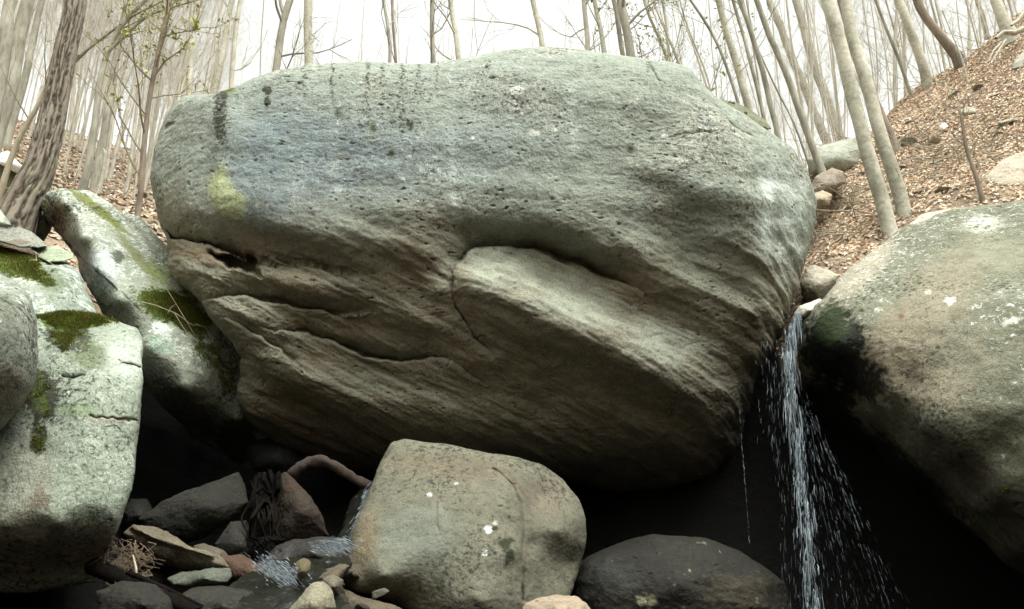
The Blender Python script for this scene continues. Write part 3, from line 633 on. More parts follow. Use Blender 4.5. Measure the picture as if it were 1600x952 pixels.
# ---- rocks in the gully; cave shade is put into the darker base colours
DK = (.045, .042, .036)
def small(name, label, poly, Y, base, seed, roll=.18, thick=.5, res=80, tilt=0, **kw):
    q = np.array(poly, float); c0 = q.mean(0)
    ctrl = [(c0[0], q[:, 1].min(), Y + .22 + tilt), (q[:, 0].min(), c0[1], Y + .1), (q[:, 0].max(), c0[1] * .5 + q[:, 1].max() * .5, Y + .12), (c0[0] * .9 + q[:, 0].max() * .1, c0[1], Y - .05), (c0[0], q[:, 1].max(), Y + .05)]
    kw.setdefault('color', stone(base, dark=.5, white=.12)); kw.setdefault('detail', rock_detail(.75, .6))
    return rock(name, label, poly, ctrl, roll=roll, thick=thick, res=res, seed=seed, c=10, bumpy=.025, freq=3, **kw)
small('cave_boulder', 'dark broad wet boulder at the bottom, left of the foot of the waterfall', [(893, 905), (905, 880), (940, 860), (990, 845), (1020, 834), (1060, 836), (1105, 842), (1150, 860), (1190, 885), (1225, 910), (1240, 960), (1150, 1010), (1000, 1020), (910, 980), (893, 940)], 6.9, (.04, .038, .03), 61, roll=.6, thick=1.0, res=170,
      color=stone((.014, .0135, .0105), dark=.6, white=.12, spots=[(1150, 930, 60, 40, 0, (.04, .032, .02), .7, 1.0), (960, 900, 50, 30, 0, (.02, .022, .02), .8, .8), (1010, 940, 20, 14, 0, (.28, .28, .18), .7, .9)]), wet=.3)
small('pale_stone', 'small tan spotted stone at the bottom edge below the wedged stone', [(820, 945), (840, 935), (870, 931), (900, 932), (918, 942), (930, 960), (900, 985), (850, 985), (815, 965)], 5.3, (.22, .18, .13), 62, mat=M_SMOOTH)
small('angular_stone', 'small cream angular stone at the bottom edge, left of the wedged stone', [(450, 955), (470, 935), (490, 912), (505, 909), (520, 925), (524, 950), (500, 985), (455, 980)], 4.9, (.19, .18, .13), 63)
small('tucked_stone', 'brown stone tucked beneath the left foot of the wedged stone', [(524, 918), (560, 930), (620, 948), (650, 962), (620, 1000), (540, 1000), (520, 960)], 5.9, (.08, .065, .045), 64, thick=.5)
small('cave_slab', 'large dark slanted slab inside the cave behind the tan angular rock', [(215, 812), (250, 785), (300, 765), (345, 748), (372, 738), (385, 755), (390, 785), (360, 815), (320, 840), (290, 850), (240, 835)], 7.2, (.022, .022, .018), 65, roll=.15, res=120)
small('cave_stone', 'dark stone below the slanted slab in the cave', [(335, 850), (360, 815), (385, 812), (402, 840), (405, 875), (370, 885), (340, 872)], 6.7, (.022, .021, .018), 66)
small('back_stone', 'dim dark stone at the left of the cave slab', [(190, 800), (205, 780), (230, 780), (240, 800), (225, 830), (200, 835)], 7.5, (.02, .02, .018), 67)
small('triangular_rock', 'dark brown triangular rock standing in the cave beside the tangled root', [(432, 752), (445, 738), (462, 752), (485, 778), (505, 810), (515, 838), (490, 850), (440, 858), (430, 820)], 6.9, (.10, .07, .05), 68, roll=.12, res=110, color=stone((.028, .021, .016), dark=.4, spots=[(455, 760, 12, 7, 30, (.045, .026, .016), .7, .9)]))
small('angular_rock', 'long tan angular rock lying below the cave slab', [(192, 833), (208, 818), (240, 822), (275, 838), (300, 856), (330, 862), (350, 872), (360, 888), (325, 893), (285, 894), (245, 878), (210, 855)], 5.9, (.31, .26, .17), 69, roll=.2, thick=.35, res=140,
      color=stone((.105, .09, .064), dark=.5, spots=[(212, 838, 16, 14, 0, (.18, .13, .09), .8, .2), (250, 850, 30, 3, 25, (.17, .15, .11), .7, .4), (330, 875, 20, 10, 0, (.15, .135, .10), .6, .5)]),
      extra=lambda px, py: -.07 * np.exp(-(pline(px, py, [(205, 822), (240, 840), (280, 852), (330, 868)])[0] / 5) ** 2) + .06 * ell(px, py, 280, 868, 10, 10))
small('flat_grey_slab', 'thin flat grey green slab under the tan angular rock', [(262, 905), (285, 894), (330, 889), (358, 890), (362, 900), (355, 910), (300, 918), (268, 914)], 5.6, (.07, .078, .062), 70, roll=.08, thick=.3)
small('reddish_stone', 'low reddish brown wet stone right of the tan angular rock', [(345, 872), (375, 868), (405, 882), (425, 900), (430, 915), (390, 918), (362, 905)], 6.0, (.06, .036, .024), 71, wet=.5)
small('hidden_stone', 'small brown stone peeping up behind the tan angular rock', [(303, 855), (320, 850), (350, 862), (365, 880), (330, 882)], 6.3, (.08, .07, .05), 72)
small('wet_ledge', 'black wet ledge with foaming water on its right end', [(415, 875), (430, 855), (460, 842), (500, 840), (535, 842), (550, 850), (546, 872), (520, 885), (470, 890), (430, 888)], 6.2, (.025, .024, .023), 73, wet=.9, roll=.15, res=100)
small('upright_stone', 'small upright brown stone beside the foaming water', [(459, 905), (462, 880), (475, 872), (484, 880), (482, 900), (472, 912)], 5.35, (.08, .07, .04), 74, roll=.1, thick=.2)
small('brown_cobble', 'brown cobble between the upright stone and the wedged stone', [(484, 905), (500, 890), (530, 882), (545, 885), (532, 912), (505, 918)], 5.7, (.08, .065, .045), 75)
small('stream_stone', 'dark stone in the stream at the bottom edge below the flat grey slab', [(270, 935), (300, 920), (350, 918), (395, 925), (410, 950), (380, 985), (290, 985)], 5.0, (.02, .02, .016), 76, wet=.6, res=90)
small('corner_stone', 'dark flat stone at the bottom edge under the lichened block', [(150, 925), (190, 905), (240, 915), (275, 940), (280, 985), (160, 985)], 4.9, (.014, .014, .011), 77, wet=.3)
small('grey_cobble', 'small grey cobble beside the cream angular stone', [(505, 905), (520, 898), (534, 908), (530, 930), (512, 932)], 5.3, (.10, .09, .07), 78)
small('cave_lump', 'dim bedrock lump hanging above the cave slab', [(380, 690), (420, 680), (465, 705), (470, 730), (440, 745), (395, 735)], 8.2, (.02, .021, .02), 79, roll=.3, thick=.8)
# ---- rocks of the right slope
small('notch_stone', 'pale grey stone wedged in the notch above the waterfall', [(1250, 440), (1258, 420), (1272, 415), (1295, 422), (1312, 430), (1300, 452), (1280, 470), (1255, 468)], 8.5, (.30, .28, .22), 81, roll=.2,
      color=stone((.33, .31, .25), dark=.2, spots=[(1262, 462, 22, 14, 25, (.06, .045, .03), .9, .2)]))
small('lip_stone', 'small whitish wet stone on the lip of the waterfall', [(1240, 490), (1248, 477), (1265, 474), (1280, 466), (1290, 470), (1285, 484), (1262, 494), (1245, 502)], 7.75, (.45, .44, .38), 82, wet=.5, roll=.1, thick=.4)
small('buff_boulder', 'pale buff boulder on the slope above the domed boulder at the right edge', [(1515, 318), (1522, 295), (1540, 272), (1570, 248), (1600, 236), (1660, 240), (1680, 320), (1600, 330), (1540, 330)], 9.3, (.38, .34, .27), 83, roll=.3, thick=1.0, res=110)  # pale buff is its own base colour
small('buff_ledge', 'flat buff rock ledge just behind the top of the domed boulder', [(1420, 352), (1440, 335), (1480, 328), (1515, 326), (1530, 335), (1480, 350), (1440, 360)], 8.9, (.38, .35, .28), 84, roll=.15)
small('mossy_rock', 'mossy grey rock behind the right shoulder of the huge boulder', [(1262, 250), (1280, 230), (1305, 222), (1335, 215), (1348, 232), (1345, 255), (1320, 268), (1290, 272), (1268, 270)], 12.6, (.27, .30, .24), 85, roll=.3, thick=1.0, color=stone((.28, .30, .25), moss=.35, white=.4, dark=.4))
small('brown_rock', 'brown grey rock below the mossy rock on the right slope', [(1265, 300), (1275, 275), (1300, 262), (1318, 268), (1320, 285), (1300, 300), (1280, 312)], 11.6, (.22, .19, .15), 86, roll=.25, thick=.7)
small('tan_rock', 'low tan rock beneath the brown grey rock', [(1262, 305), (1285, 298), (1300, 305), (1295, 320), (1265, 322)], 11.2, (.33, .28, .21), 87)
small('pointed_stone', 'small white pointed stone standing in the leaves of the right slope', [(1469, 200), (1472, 192), (1480, 191), (1481, 200), (1476, 209), (1471, 210)], hit(1475, 208) - .1, (.62, .55, .50), 88, roll=.06, thick=.15, res=40)
small('slope_stone', 'grey stone half buried beside the upright dead sapling', [(1500, 175), (1510, 166), (1530, 165), (1540, 172), (1530, 182), (1508, 183)], hit(1520, 180) - .1, (.30, .28, .22), 89, thick=.3, res=50)
small('corner_boulder', 'grey boulder with moss on top at the upper right edge', [(1580, 108), (1588, 88), (1610, 76), (1640, 80), (1650, 110), (1610, 118)], hit(1598, 105) - .15, (.30, .29, .24), 90, thick=.6, res=60, color=stone((.30, .29, .24), moss=.4))
small('left_ledge', 'grey lichened ledge at the far left behind the dark trunk', [(-40, 330), (0, 325), (10, 340), (20, 352), (0, 362), (-50, 362)], 7.4, (.30, .33, .27), 91, color=stone((.3, .33, .27), moss=.3, white=.5, dark=.5))
small('white_rock', 'white rock with dark mossy edges high at the far left behind the dark trunk', [(0, 240), (12, 236), (22, 244), (36, 262), (30, 272), (10, 262), (-8, 252)], 10.5, (.62, .62, .60), 92, res=60)
small('dark_mossy_rock', 'dark mossy rock around the white rock at the far left', [(-40, 262), (-10, 250), (12, 258), (40, 275), (50, 300), (30, 330), (-20, 330), (-50, 310)], 10.8, (.10, .11, .07), 93, color=stone((.13, .14, .09), moss=.5, dark=.6, white=.2))  # dark base colour under moss
small('mossy_stone', 'mossy stone between the dark trunk and the slanted slab', [(42, 345), (50, 318), (62, 312), (75, 325), (80, 350), (70, 378), (48, 375)], 8.7, (.27, .28, .21), 94, color=stone((.27, .28, .21), moss=.45, dark=.5))

# ---- free stones lying on the slopes
def lump_mesh(seed, k=26, planes=9, squash=.7):
    r_ = np.random.default_rng(seed)
    th = np.linspace(0, np.pi, k); ph = np.linspace(0, 2 * np.pi, 2 * k, endpoint=False)
    TH, PH = np.meshgrid(th, ph, indexing='ij')
    D = np.stack([np.sin(TH) * np.cos(PH), np.sin(TH) * np.sin(PH), np.cos(TH)], -1)
    rad = np.full(TH.shape, 1.25)
    for _ in range(planes):
        n_ = r_.normal(size=3); n_ /= np.linalg.norm(n_); h = r_.uniform(.62, .95)
        dd = D @ n_; rad = np.where(dd > .05, np.minimum(rad, h / np.maximum(dd, .05)), rad)
    V = D * rad[..., None] * np.array([1.2, 1, squash]); V = V * (1 + .10 * fbm(V, 1.6, seed, 4))[..., None]
    ids = np.arange(k * 2 * k).reshape(k, 2 * k)
    F = np.stack([ids[:-1], ids[1:], np.roll(ids[1:], -1, 1), np.roll(ids[:-1], -1, 1)], -1).reshape(-1, 4)
    f2 = fbm(V, 3, seed + 4, 3).reshape(-1, 1)
    return V.reshape(-1, 3), F, f2
LUMPS = []
for i, bc in enumerate([(.31, .29, .24), (.27, .29, .24), (.20, .17, .13), (.34, .29, .22), (.24, .22, .18)]):
    V, F, f2 = lump_mesh(200 + i)
    LUMPS.append(mesh('slope_rock', V, F, M_ROCK, True, np.clip(np.array(bc) * (1 + .4 * f2), .02, .8)))
rr = random.Random(4)
spots = [(1395, 222, 16), (1420, 228, 14), (1440, 222, 10), (1460, 225, 12), (1378, 238, 10), (1350, 275, 12), (1462, 258, 12), (1440, 300, 10), (1473, 298, 14), (1330, 330, 12), (1290, 345, 10), (1405, 300, 8),
         (1500, 232, 8), (1560, 150, 14), (1530, 140, 10), (1585, 190, 16), (1490, 150, 9), (1455, 190, 7), (1310, 380, 12), (1345, 400, 9), (1350, 225, 12), (1420, 195, 8), (1560, 215, 10), (1500, 260, 7), (1475, 245, 9), (1405, 262, 10)]
for i, (px, py, r_) in enumerate(spots):
    Y = hit(px, py); q = P(px, py, Y); s_ = r_ / FOC * Y * 1.0
    o = bpy.data.objects.new('slope_rock', LUMPS[i % 5]); link(o)
    o.location = q; o.scale = (s_ * rr.uniform(.9, 1.3), s_, s_ * rr.uniform(.45, .8)); o.rotation_euler = (rr.uniform(-.4, .4), rr.uniform(-.4, .4), rr.uniform(0, 6))
    tag(o, 'small grey brown rock half buried in the leaf litter of the right hillside', 'rock', 'small rocks scattered over the right hillside')
for i in range(16):
    px, py = rr.uniform(60, 245), rr.uniform(262, 345); Y = hit(px, py, 9.5); q = P(px, py, Y); s_ = rr.uniform(3, 8) / FOC * Y
    o = bpy.data.objects.new('slope_rock', LUMPS[i % 5]); link(o)
    o.location = q; o.scale = (s_ * 1.2, s_, s_ * .6); o.rotation_euler = (rr.uniform(-.4, .4), rr.uniform(-.4, .4), rr.uniform(0, 6))
    tag(o, 'small stone in the leaf litter of the slope behind the slanted slab', 'rock', 'small stones on the left slope')

COB = []
for i, bc in enumerate([(.05, .046, .036), (.09, .075, .05), (.03, .029, .024), (.13, .12, .09)]):
    V, F, f2 = lump_mesh(240 + i, 20, 8, .75)
    COB.append(mesh('cobble', V, F, M_ROCK, True, np.clip(np.array(bc) * (1 + .4 * f2), .005, .8)))
for i in range(58):
    px, py = rr.uniform(175, 600), rr.uniform(858, 948); Y = 6.9 - (py - 850) / 100 * 1.9; q = P(px, py, Y); s_ = rr.uniform(5, 15) / FOC * Y
    if 395 < px < 470 and py < 925: continue
    o = bpy.data.objects.new('cobble', COB[i % 4]); link(o)
    o.location = (q[0], q[1], min(q[2], max(q[2] - .05, H1(q[0], q[1]) + s_ * .3))); o.scale = (s_ * rr.uniform(.9, 1.4), s_, s_ * rr.uniform(.5, .8)); o.rotation_euler = (rr.uniform(-.5, .5), rr.uniform(-.5, .5), rr.uniform(0, 6))
    tag(o, 'small dark wet cobble in the stream bed at the lower left', 'cobble', 'cobbles of the stream bed')
# ------------------------------------------------------------------ tubes: trunks, limbs, twigs, roots
class Tubes:
    def __init__(s): s.V = []; s.F = []; s.n = 0
    def add(s, pts, rad, k=6, rough=0, seed=0, freq=8):
        pts = np.asarray(pts, float); rad = np.broadcast_to(np.asarray(rad, float), (len(pts),))
        d = np.gradient(pts, axis=0); d /= np.linalg.norm(d, axis=1, keepdims=True) + 1e-9
        up = np.array([0.02, 1, .03]) if abs(d[:, 2]).mean() > .6 else np.array([0, 0, 1.0])
        a = np.cross(d, up); a /= np.linalg.norm(a, axis=1, keepdims=True) + 1e-9; b = np.cross(d, a)
        t = np.linspace(0, 2 * np.pi, k, endpoint=False)
        V = pts[:, None] + rad[:, None, None] * (a[:, None] * np.cos(t)[None, :, None] + b[:, None] * np.sin(t)[None, :, None])
        if rough: V = pts[:, None] + (V - pts[:, None]) * (1 + rough * fbm(V, freq, seed, 3))[..., None]
        m_ = len(pts); ids = np.arange(m_ * k).reshape(m_, k) + s.n
        s.F.append(np.stack([ids[:-1], np.roll(ids[:-1], -1, 1), np.roll(ids[1:], -1, 1), ids[1:]], -1).reshape(-1, 4))
        s.V.append(V.reshape(-1, 3)); s.n += m_ * k
        return s
    def out(s): return np.concatenate(s.V), np.concatenate(s.F)
def curve(a, d, L, bend, n, r_):
    """a wandering path"""
    pts = [np.array(a, float)]; d = np.array(d, float); d /= np.linalg.norm(d)
    for k in range(n):
        d = d + r_.normal(size=3) * bend + np.array([0, 0, bend * .55]); d /= np.linalg.norm(d)
        pts.append(pts[-1] + d * L / n)
    return np.array(pts), d
def limbs(T_, path, rad, r_, n=14, lo=.35, L=3.0, sub=4, twig=3, up=.6, k=4, thin=1.0):
    cum_ = np.linspace(0, 1, len(path))
    for i in range(n):
        t = lo + (1 - lo) * (i + r_.uniform(0, 1)) / n
        p = np.array([np.interp(t, cum_, path[:, j]) for j in range(3)]); r0 = float(np.interp(t, cum_, rad))
        az = r_.uniform(0, 2 * np.pi); d = np.array([math.cos(az), math.sin(az), up + r_.uniform(-.2, .7)])
        l = L * (1.15 - t) * r_.uniform(.6, 1.3); rb = min(r0 * .45, .05) * r_.uniform(.6, 1) * thin
        q, _ = curve(p, d, l, .16, 6, r_); T_.add(q, np.linspace(rb, rb * .25, len(q)), k)
        for j in range(sub):
            u = r_.uniform(.2, .95); a = q[int(u * 6)]; dd = (q[-1] - q[0]) / l + r_.normal(size=3) * .55 + [0, 0, .3]
            q2, _ = curve(a, dd, l * r_.uniform(.3, .55), .18, 4, r_); T_.add(q2, np.linspace(rb * .4, rb * .12, len(q2)), 3)
            for m_ in range(twig):
                a = q2[r_.integers(1, 5)]; q3, _ = curve(a, (q2[-1] - q2[0]) / l * 2 + r_.normal(size=3) * .5, l * r_.uniform(.12, .25), .15, 2, r_)
                T_.add(q3, np.linspace(rb * .2, rb * .08, len(q3)), 3)

def tree(label, pts, Y, w0, w1, mat, total=15, base='down', n=12, seed=1, k=10, rough=.10, L=3.0, lo=.3, group=None, cat='tree', name='bare_tree', lean=0, flare=1.3, sub=4, res=1, leafy=0, extra_limbs=(), freq=5):
    """pts: photo points from the lowest visible one up; Y distance ahead"""
    r_ = np.random.default_rng(seed)
    pts = np.array(pts, float)
    if base == 'hit': Y = hit(pts[0, 0], pts[0, 1], 7.0)
    q = P(pts[:, 0], pts[:, 1], Y + lean * np.linspace(0, 1, len(pts)))
    if base == 'down':
        d = q[0] - q[1]; d /= np.linalg.norm(d); d = d * .6 + np.array([0, 0, -1]) * .4; p = q[0].copy(); steps = []
        for _ in range(200):
            p = p + d * .25; steps.append(p.copy())
            if p[2] < H1(p[0], p[1]) - .1: break
        q = np.concatenate([np.array(steps)[::-3], q])
    else: q[0, 2] -= .12
    d = q[-1] - q[-2]; d /= np.linalg.norm(d); hh = np.linalg.norm(q[-1] - q[0])
    if total > hh:
        e = [q[-1] + (d * .75 + np.array([0, 0, .25])) * s_ for s_ in np.linspace(0, total - hh, 7)[1:]]
        q = np.concatenate([q, np.array(e)])
    # resample smoothly
    seg = np.concatenate([[0], np.cumsum(np.linalg.norm(np.diff(q, axis=0), axis=1))]); M_ = int((16 + seg[-1] * 1.5) * res)
    s_ = np.linspace(0, seg[-1], M_); path = np.stack([np.interp(s_, seg, q[:, j]) for j in range(3)], -1)
    kk = np.array([1, 2, 3, 2, 1.]) / 9
    for j in range(3): path[2:-2, j] = np.convolve(path[:, j], kk, 'valid')
    path[1:-1] += .018 * np.stack([fbm(path[1:-1], .5, seed + j, 2) for j in range(3)], -1) * 4
    r0 = w0 / 2 / FOC * Y; r1 = w1 / 2 / FOC * Y
    vis = np.linalg.norm(q[-7 if total > hh else -1] - q[0]) / seg[-1]
    t = s_ / seg[-1]; rad = np.interp(t, [0, max(vis, .05), 1], [r0, r1, .012]) * (1 + (flare - 1) * np.exp(-s_ / .35))
    root = empty(name, path[0]); tag(root, label, cat, group)
    T_ = Tubes(); T_.add(path, rad, k, rough, seed, freq); V, F = T_.out(); put('trunk', V, F, mat, parent=root)
    C_ = Tubes(); limbs(C_, path, rad, r_, n, lo, L, sub=sub)
    for lp, wa, wb in extra_limbs:
        lp = np.array(lp, float); z = P(lp[:, 0], lp[:, 1], Y + np.linspace(0, lp[-1, 2] if lp.shape[1] > 2 else 0, len(lp)))
        sg = np.linspace(0, 1, len(z)); s2 = np.linspace(0, 1, 22); zz = np.stack([np.interp(s2, sg, z[:, j]) for j in range(3)], -1)
        zz[1:-1] += .02 * np.stack([fbm(zz[1:-1], 1.2, seed + 50 + j, 2) for j in range(3)], -1)
        C_.add(zz, np.linspace(wa, wb, 22) / 2 / FOC * Y, 6, .08, seed)
        limbs(C_, zz, np.linspace(wa, wb, 22) / 2 / FOC * Y, r_, 5, .3, 1.2, sub=3, twig=2)
    V, F = C_.out(); put('crown', V, F, mat, parent=root)
    if leafy:
        k_ = r_.integers(0, len(V), leafy); c = V[k_] + r_.normal(0, .03, (leafy, 3)); a = r_.normal(size=(leafy, 3)) * .022; b = r_.normal(size=(leafy, 3)) * .014
        T3 = np.stack([c - a, c + b, c + a, c - b], 1).reshape(-1, 3); col = np.repeat(np.array([.30, .33, .10]) * r_.uniform(.6, 1.3, (leafy, 1)), 4, 0)
        put('young_leaves', T3, np.arange(4 * leafy).reshape(-1, 4), M_MOSS, parent=root, smooth=False, col=col)['kind'] = 'stuff'
    return root

# big dark furrowed trunk: dense mesh with real furrows
def furrowed_tree():
    Y = 8.4
    pts = np.array([(14, 372), (30, 330), (62, 262), (78, 200), (92, 130), (104, 70), (116, 20), (122, -20), (140, -160), (155, -420)], float)
    q = P(pts[:, 0], pts[:, 1], Y + np.linspace(0, .6, len(pts)))
    seg = np.concatenate([[0], np.cumsum(np.linalg.norm(np.diff(q, axis=0), axis=1))]); s_ = np.linspace(0, seg[-1], 420)
    path = np.stack([np.interp(s_, seg, q[:, j]) for j in range(3)], -1)
    for _ in range(30):
        path[1:-1] = (path[:-2] + path[1:-1] * 2 + path[2:]) / 4
    rad = np.interp(s_, [0, .4, 1.2, 2.6, seg[-1]], [.27, .225, .175, .150, .09])
    root = empty('furrowed_tree', path[0]); tag(root, 'thick dark brown trunk with deeply furrowed bark leaning right at the upper left', 'tree')
    k = 90; d = np.gradient(path, axis=0); d /= np.linalg.norm(d, axis=1, keepdims=True)
    a = np.cross(d, [0, 1, 0.]); a /= np.linalg.norm(a, axis=1, keepdims=True); b = np.cross(d, a); t = np.linspace(0, 2 * np.pi, k, endpoint=False)
    S, TT_ = np.meshgrid(s_, t, indexing='ij')
    cyl = np.stack([np.cos(TT_) * .17, np.sin(TT_) * .17, S * .055], -1)
    cyl = cyl + .012 * np.stack([perlin(np.stack([TT_, S, 0 * S], -1), 2.2, 60 + j) for j in range(3)], -1)
    n_ = perlin(cyl, 22, 5) + .5 * perlin(cyl * [1, 1, 1.1], 40, 6) + .3 * perlin(cyl * [1, 1, 2.5], 80, 7)
    fur = ss(np.abs(n_), 0, .28)
    disp = -.028 * (1 - fur) + .006 * perlin(cyl * [1, 1, 3], 40, 8)
    rr_ = rad[:, None] * (1 + .1 * perlin(cyl, 3, 9)) + disp
    V = path[:, None] + rr_[..., None] * (a[:, None] * np.cos(t)[None, :, None] + b[:, None] * np.sin(t)[None, :, None])
    ids = np.arange(len(s_) * k).reshape(len(s_), k)
    F = np.stack([ids[:-1], np.roll(ids[:-1], -1, 1), np.roll(ids[1:], -1, 1), ids[1:]], -1).reshape(-1, 4)
    C = np.array([.17, .15, .12]) * (1 + .25 * fbm(V, 6, 3, 3))[..., None]
    C = mixc(C, (.035, .027, .02), 1 - fur); C = mixc(C, (.24, .25, .17), ss(fbm(V, 2.5, 4, 3), .25, .6) * .5 * fur)
    put('trunk', V.reshape(-1, 3), F, M_LEAF, parent=root, col=C.reshape(-1, 3))
    r_ = np.random.default_rng(5); C_ = Tubes(); limbs(C_, path, rad, r_, 8, .62, 3.5)
    V, F = C_.out(); put('crown', V, F, M_BROWNBARK, parent=root)
furrowed_tree()

# individual trees that can be told apart, left to right
tree('broad pale trunk at the very left edge leaning right', [(-16, 240), (0, 120), (12, 40), (18, 0)], 12, 26, 20, M_GREYBARK, 16, seed=101)
tree('pale green grey trunk just left of the dark furrowed trunk', [(-5, 215), (20, 110), (38, 30), (46, 0)], 14, 26, 22, M_GREYBARK, 16, seed=102)
tree('slim pale trunk squeezed close to the left of the dark furrowed trunk', [(10, 230), (42, 110), (60, 30), (68, 0)], 17, 14, 11, M_GREYBARK, 17, seed=103)
tree('thin leaning branch-like sapling at the far left edge', [(0, 300), (22, 240), (40, 200), (70, 150), (82, 110)], 9.2, 11, 7, M_TWIG, 4, seed=104, n=6)
tree('curved grey tree with long arching limbs right of the dark furrowed trunk', [(128, 290), (140, 225), (150, 170), (162, 92), (180, 50), (200, 22), (230, 0)], 12.5, 14, 8, M_GREYBARK, 12, seed=105, L=4, leafy=700,
     extra_limbs=[([(113, 100, 0), (135, 78, 0), (165, 55, 0), (200, 30, 0), (240, 8, 0), (270, -10, 0)], 7, 3), ([(165, 85, 0), (200, 50, 0), (235, 22, 0), (280, 8, 0), (310, 0, 0)], 7, 2), ([(170, 70, 0), (215, 50, 0), (265, 42, 0), (300, 50, 0)], 3, 1.5)])
tree('straight brownish grey trunk behind the curved grey tree', [(150, 290), (165, 200), (183, 80), (199, 0)], 15, 15, 11, M_GREYBARK, 16, seed=106)
tree('slim knotty tree close to the left end of the huge boulder', [(219, 300), (226, 200), (232, 150), (248, 90), (262, 45), (266, 0)], 11.5, 11, 7, M_BROWNBARK, 10, seed=107, L=2.2, leafy=1500, n=22, lo=.12, extra_limbs=[([(240, 120, 0), (258, 95, 0), (285, 75, 0), (300, 55, 0)], 4, 1.5)])
tree('short broken bluish pole standing on the slope behind the slanted slab', [(148, 308), (154, 280), (159, 250), (161, 232)], 16, 7, 6, M_PALEBARK, 1, seed=108, base='hit', n=2, L=.6)
tree('straight slim pale trunk rising over the left shoulder of the huge boulder', [(297, 150), (299, 80), (306, 0)], 16, 11, 9, M_PALEBARK, 18, seed=109)
tree('slanting pale trunk behind the black lichen streak of the huge boulder', [(333, 145), (345, 85), (355, 40), (364, 0)], 14, 13, 10, M_PALEBARK, 16, seed=110)
tree('faint pale trunk just right of the slanting pale trunk', [(362, 138), (366, 70), (374, 0)], 24, 10, 8, M_FARBARK, 20, seed=111)
tree('sturdy grey forked trunk behind the left top of the huge boulder', [(434, 112), (440, 60), (447, 20), (455, 0)], 13, 17, 13, M_GREYBARK, 14, seed=112, extra_limbs=[([(443, 22, 0), (438, 8, 0), (434, -20, 0), (425, -80, 0)], 8, 4)])
tree('straight speckled pale trunk right of the sturdy forked trunk', [(482, 106), (481, 50), (479, 0)], 13, 18, 16, M_PALEBARK, 16, seed=113)
tree('thin dark leaning trunk, left of a pair above the boulder left of centre', [(609, 96), (604, 50), (596, 0)], 13, 8, 6, M_GREYBARK, 11, seed=114, n=9)
tree('thin dark leaning trunk, right of a pair above the boulder left of centre', [(621, 96), (618, 50), (612, 0)], 13.3, 6, 5, M_BROWNBARK, 10, seed=115, n=9)
tree('straight slim grey trunk above the top left dip of the huge boulder', [(677, 98), (676, 50), (677, 0)], 14, 9, 9, M_GREYBARK, 14, seed=116)
tree('pale trunk directly left of the highest part of the huge boulder', [(714, 88), (711, 40), (705, 0)], 14, 11, 9, M_PALEBARK, 14, seed=117)
tree('lone leaning trunk above the highest point of the huge boulder', [(847, 78), (841, 40), (832, 0)], 14, 11, 10, M_PALEBARK, 14, seed=118, n=8)
tree('pale vertical trunk, left one of a pair right of the lone leaning trunk', [(921, 86), (916, 40), (912, 0)], 15, 12, 9, M_FARBARK, 15, seed=119)
tree('pale leaning trunk, right one of a pair right of the lone leaning trunk', [(946, 88), (938, 40), (927, 0)], 14.5, 11, 9, M_PALEBARK, 15, seed=120)
tree('slender trunk touching the thick rough trunk behind the boulder top', [(976, 90), (966, 45), (955, 0)], 13, 9, 9, M_GREYBARK, 14, seed=121)
tree('thick rough barked trunk behind the boulder top, right of centre', [(985, 90), (980, 45), (972, 0)], 12.6, 19, 16, M_GREYBARK, 14, seed=122, rough=.2)
tree('thin leaning tree with small leafy tufts right of the thick rough trunk', [(1042, 92), (1028, 50), (1008, 0)], 14, 8, 6, M_PALEBARK, 12, seed=123, n=22, lo=.15, leafy=1800)
tree('very thin tree joining the leafy tufted tree at its foot', [(1048, 92), (1042, 50), (1035, 0)], 14, 6, 5, M_PALEBARK, 12, seed=124, n=16, lo=.15, leafy=700)
tree('thin twiggy sapling right of the boulder top', [(1114, 150), (1090, 80), (1066, 20), (1058, -10)], 13, 5, 3, M_PALEBARK, 8, seed=125)
tree('thin arching trunk left of the cluster of leaning trunks', [(1158, 166), (1138, 110), (1112, 50), (1073, 0)], 13, 7, 5, M_GREYBARK, 12, seed=126)
tree('stout pale leaning trunk, first thick one right of the boulder top', [(1168, 168), (1150, 100), (1133, 44), (1121, 0)], 14, 15, 12, M_PALEBARK, 16, seed=127)
tree('slim brown leaning trunk just right of the first thick leaning trunk', [(1190, 175), (1172, 100), (1155, 30), (1146, 0)], 14, 8, 6, M_GREYBARK, 14, seed=128)
tree('grey leaning trunk rising from behind the dark cap slab', [(1219, 212), (1206, 150), (1185, 80), (1155, 0)], 13, 11, 9, M_GREYBARK, 15, seed=129)
tree('long thin wispy sapling between leaning trunks above the boulder shoulder', [(1258, 245), (1235, 180), (1205, 115), (1180, 60), (1170, 20)], 13.5, 4, 3, M_GREYBARK, 9, seed=130)
tree('long mossy leaning trunk rooted beside the brown grey rock', [(1298, 308), (1272, 225), (1249, 162), (1215, 80), (1181, 0)], 12, 14, 10, M_GREYBARK, 16, seed=131, base='hit')
tree('smooth brownish leaning trunk rising behind the mossy rock', [(1295, 228), (1268, 165), (1246, 111), (1222, 50), (1201, 0)], 15, 15, 13, M_GREYBARK, 17, seed=132, base='hit')
tree('broad brownish grey leaning trunk left of the twin beech', [(1313, 218), (1290, 150), (1269, 94), (1255, 40), (1243, 0)], 15.5, 17, 14, M_GREYBARK, 18, seed=133, base='hit')
tree('front smooth pale trunk of the twin beech on the right slope', [(1394, 366), (1372, 280), (1340, 169), (1318, 80), (1296, 0)], 9.6, 25, 24, M_PALEBARK, 15, seed=134, k=16, rough=.05, base='down', flare=1.1)
tree('rear greenish trunk of the twin beech on the right slope', [(1412, 356), (1392, 270), (1364, 189), (1340, 95), (1318, 0)], 9.9, 24, 21, M_PALEBARK, 15, seed=135, k=16, rough=.05, base='down', flare=1.1)
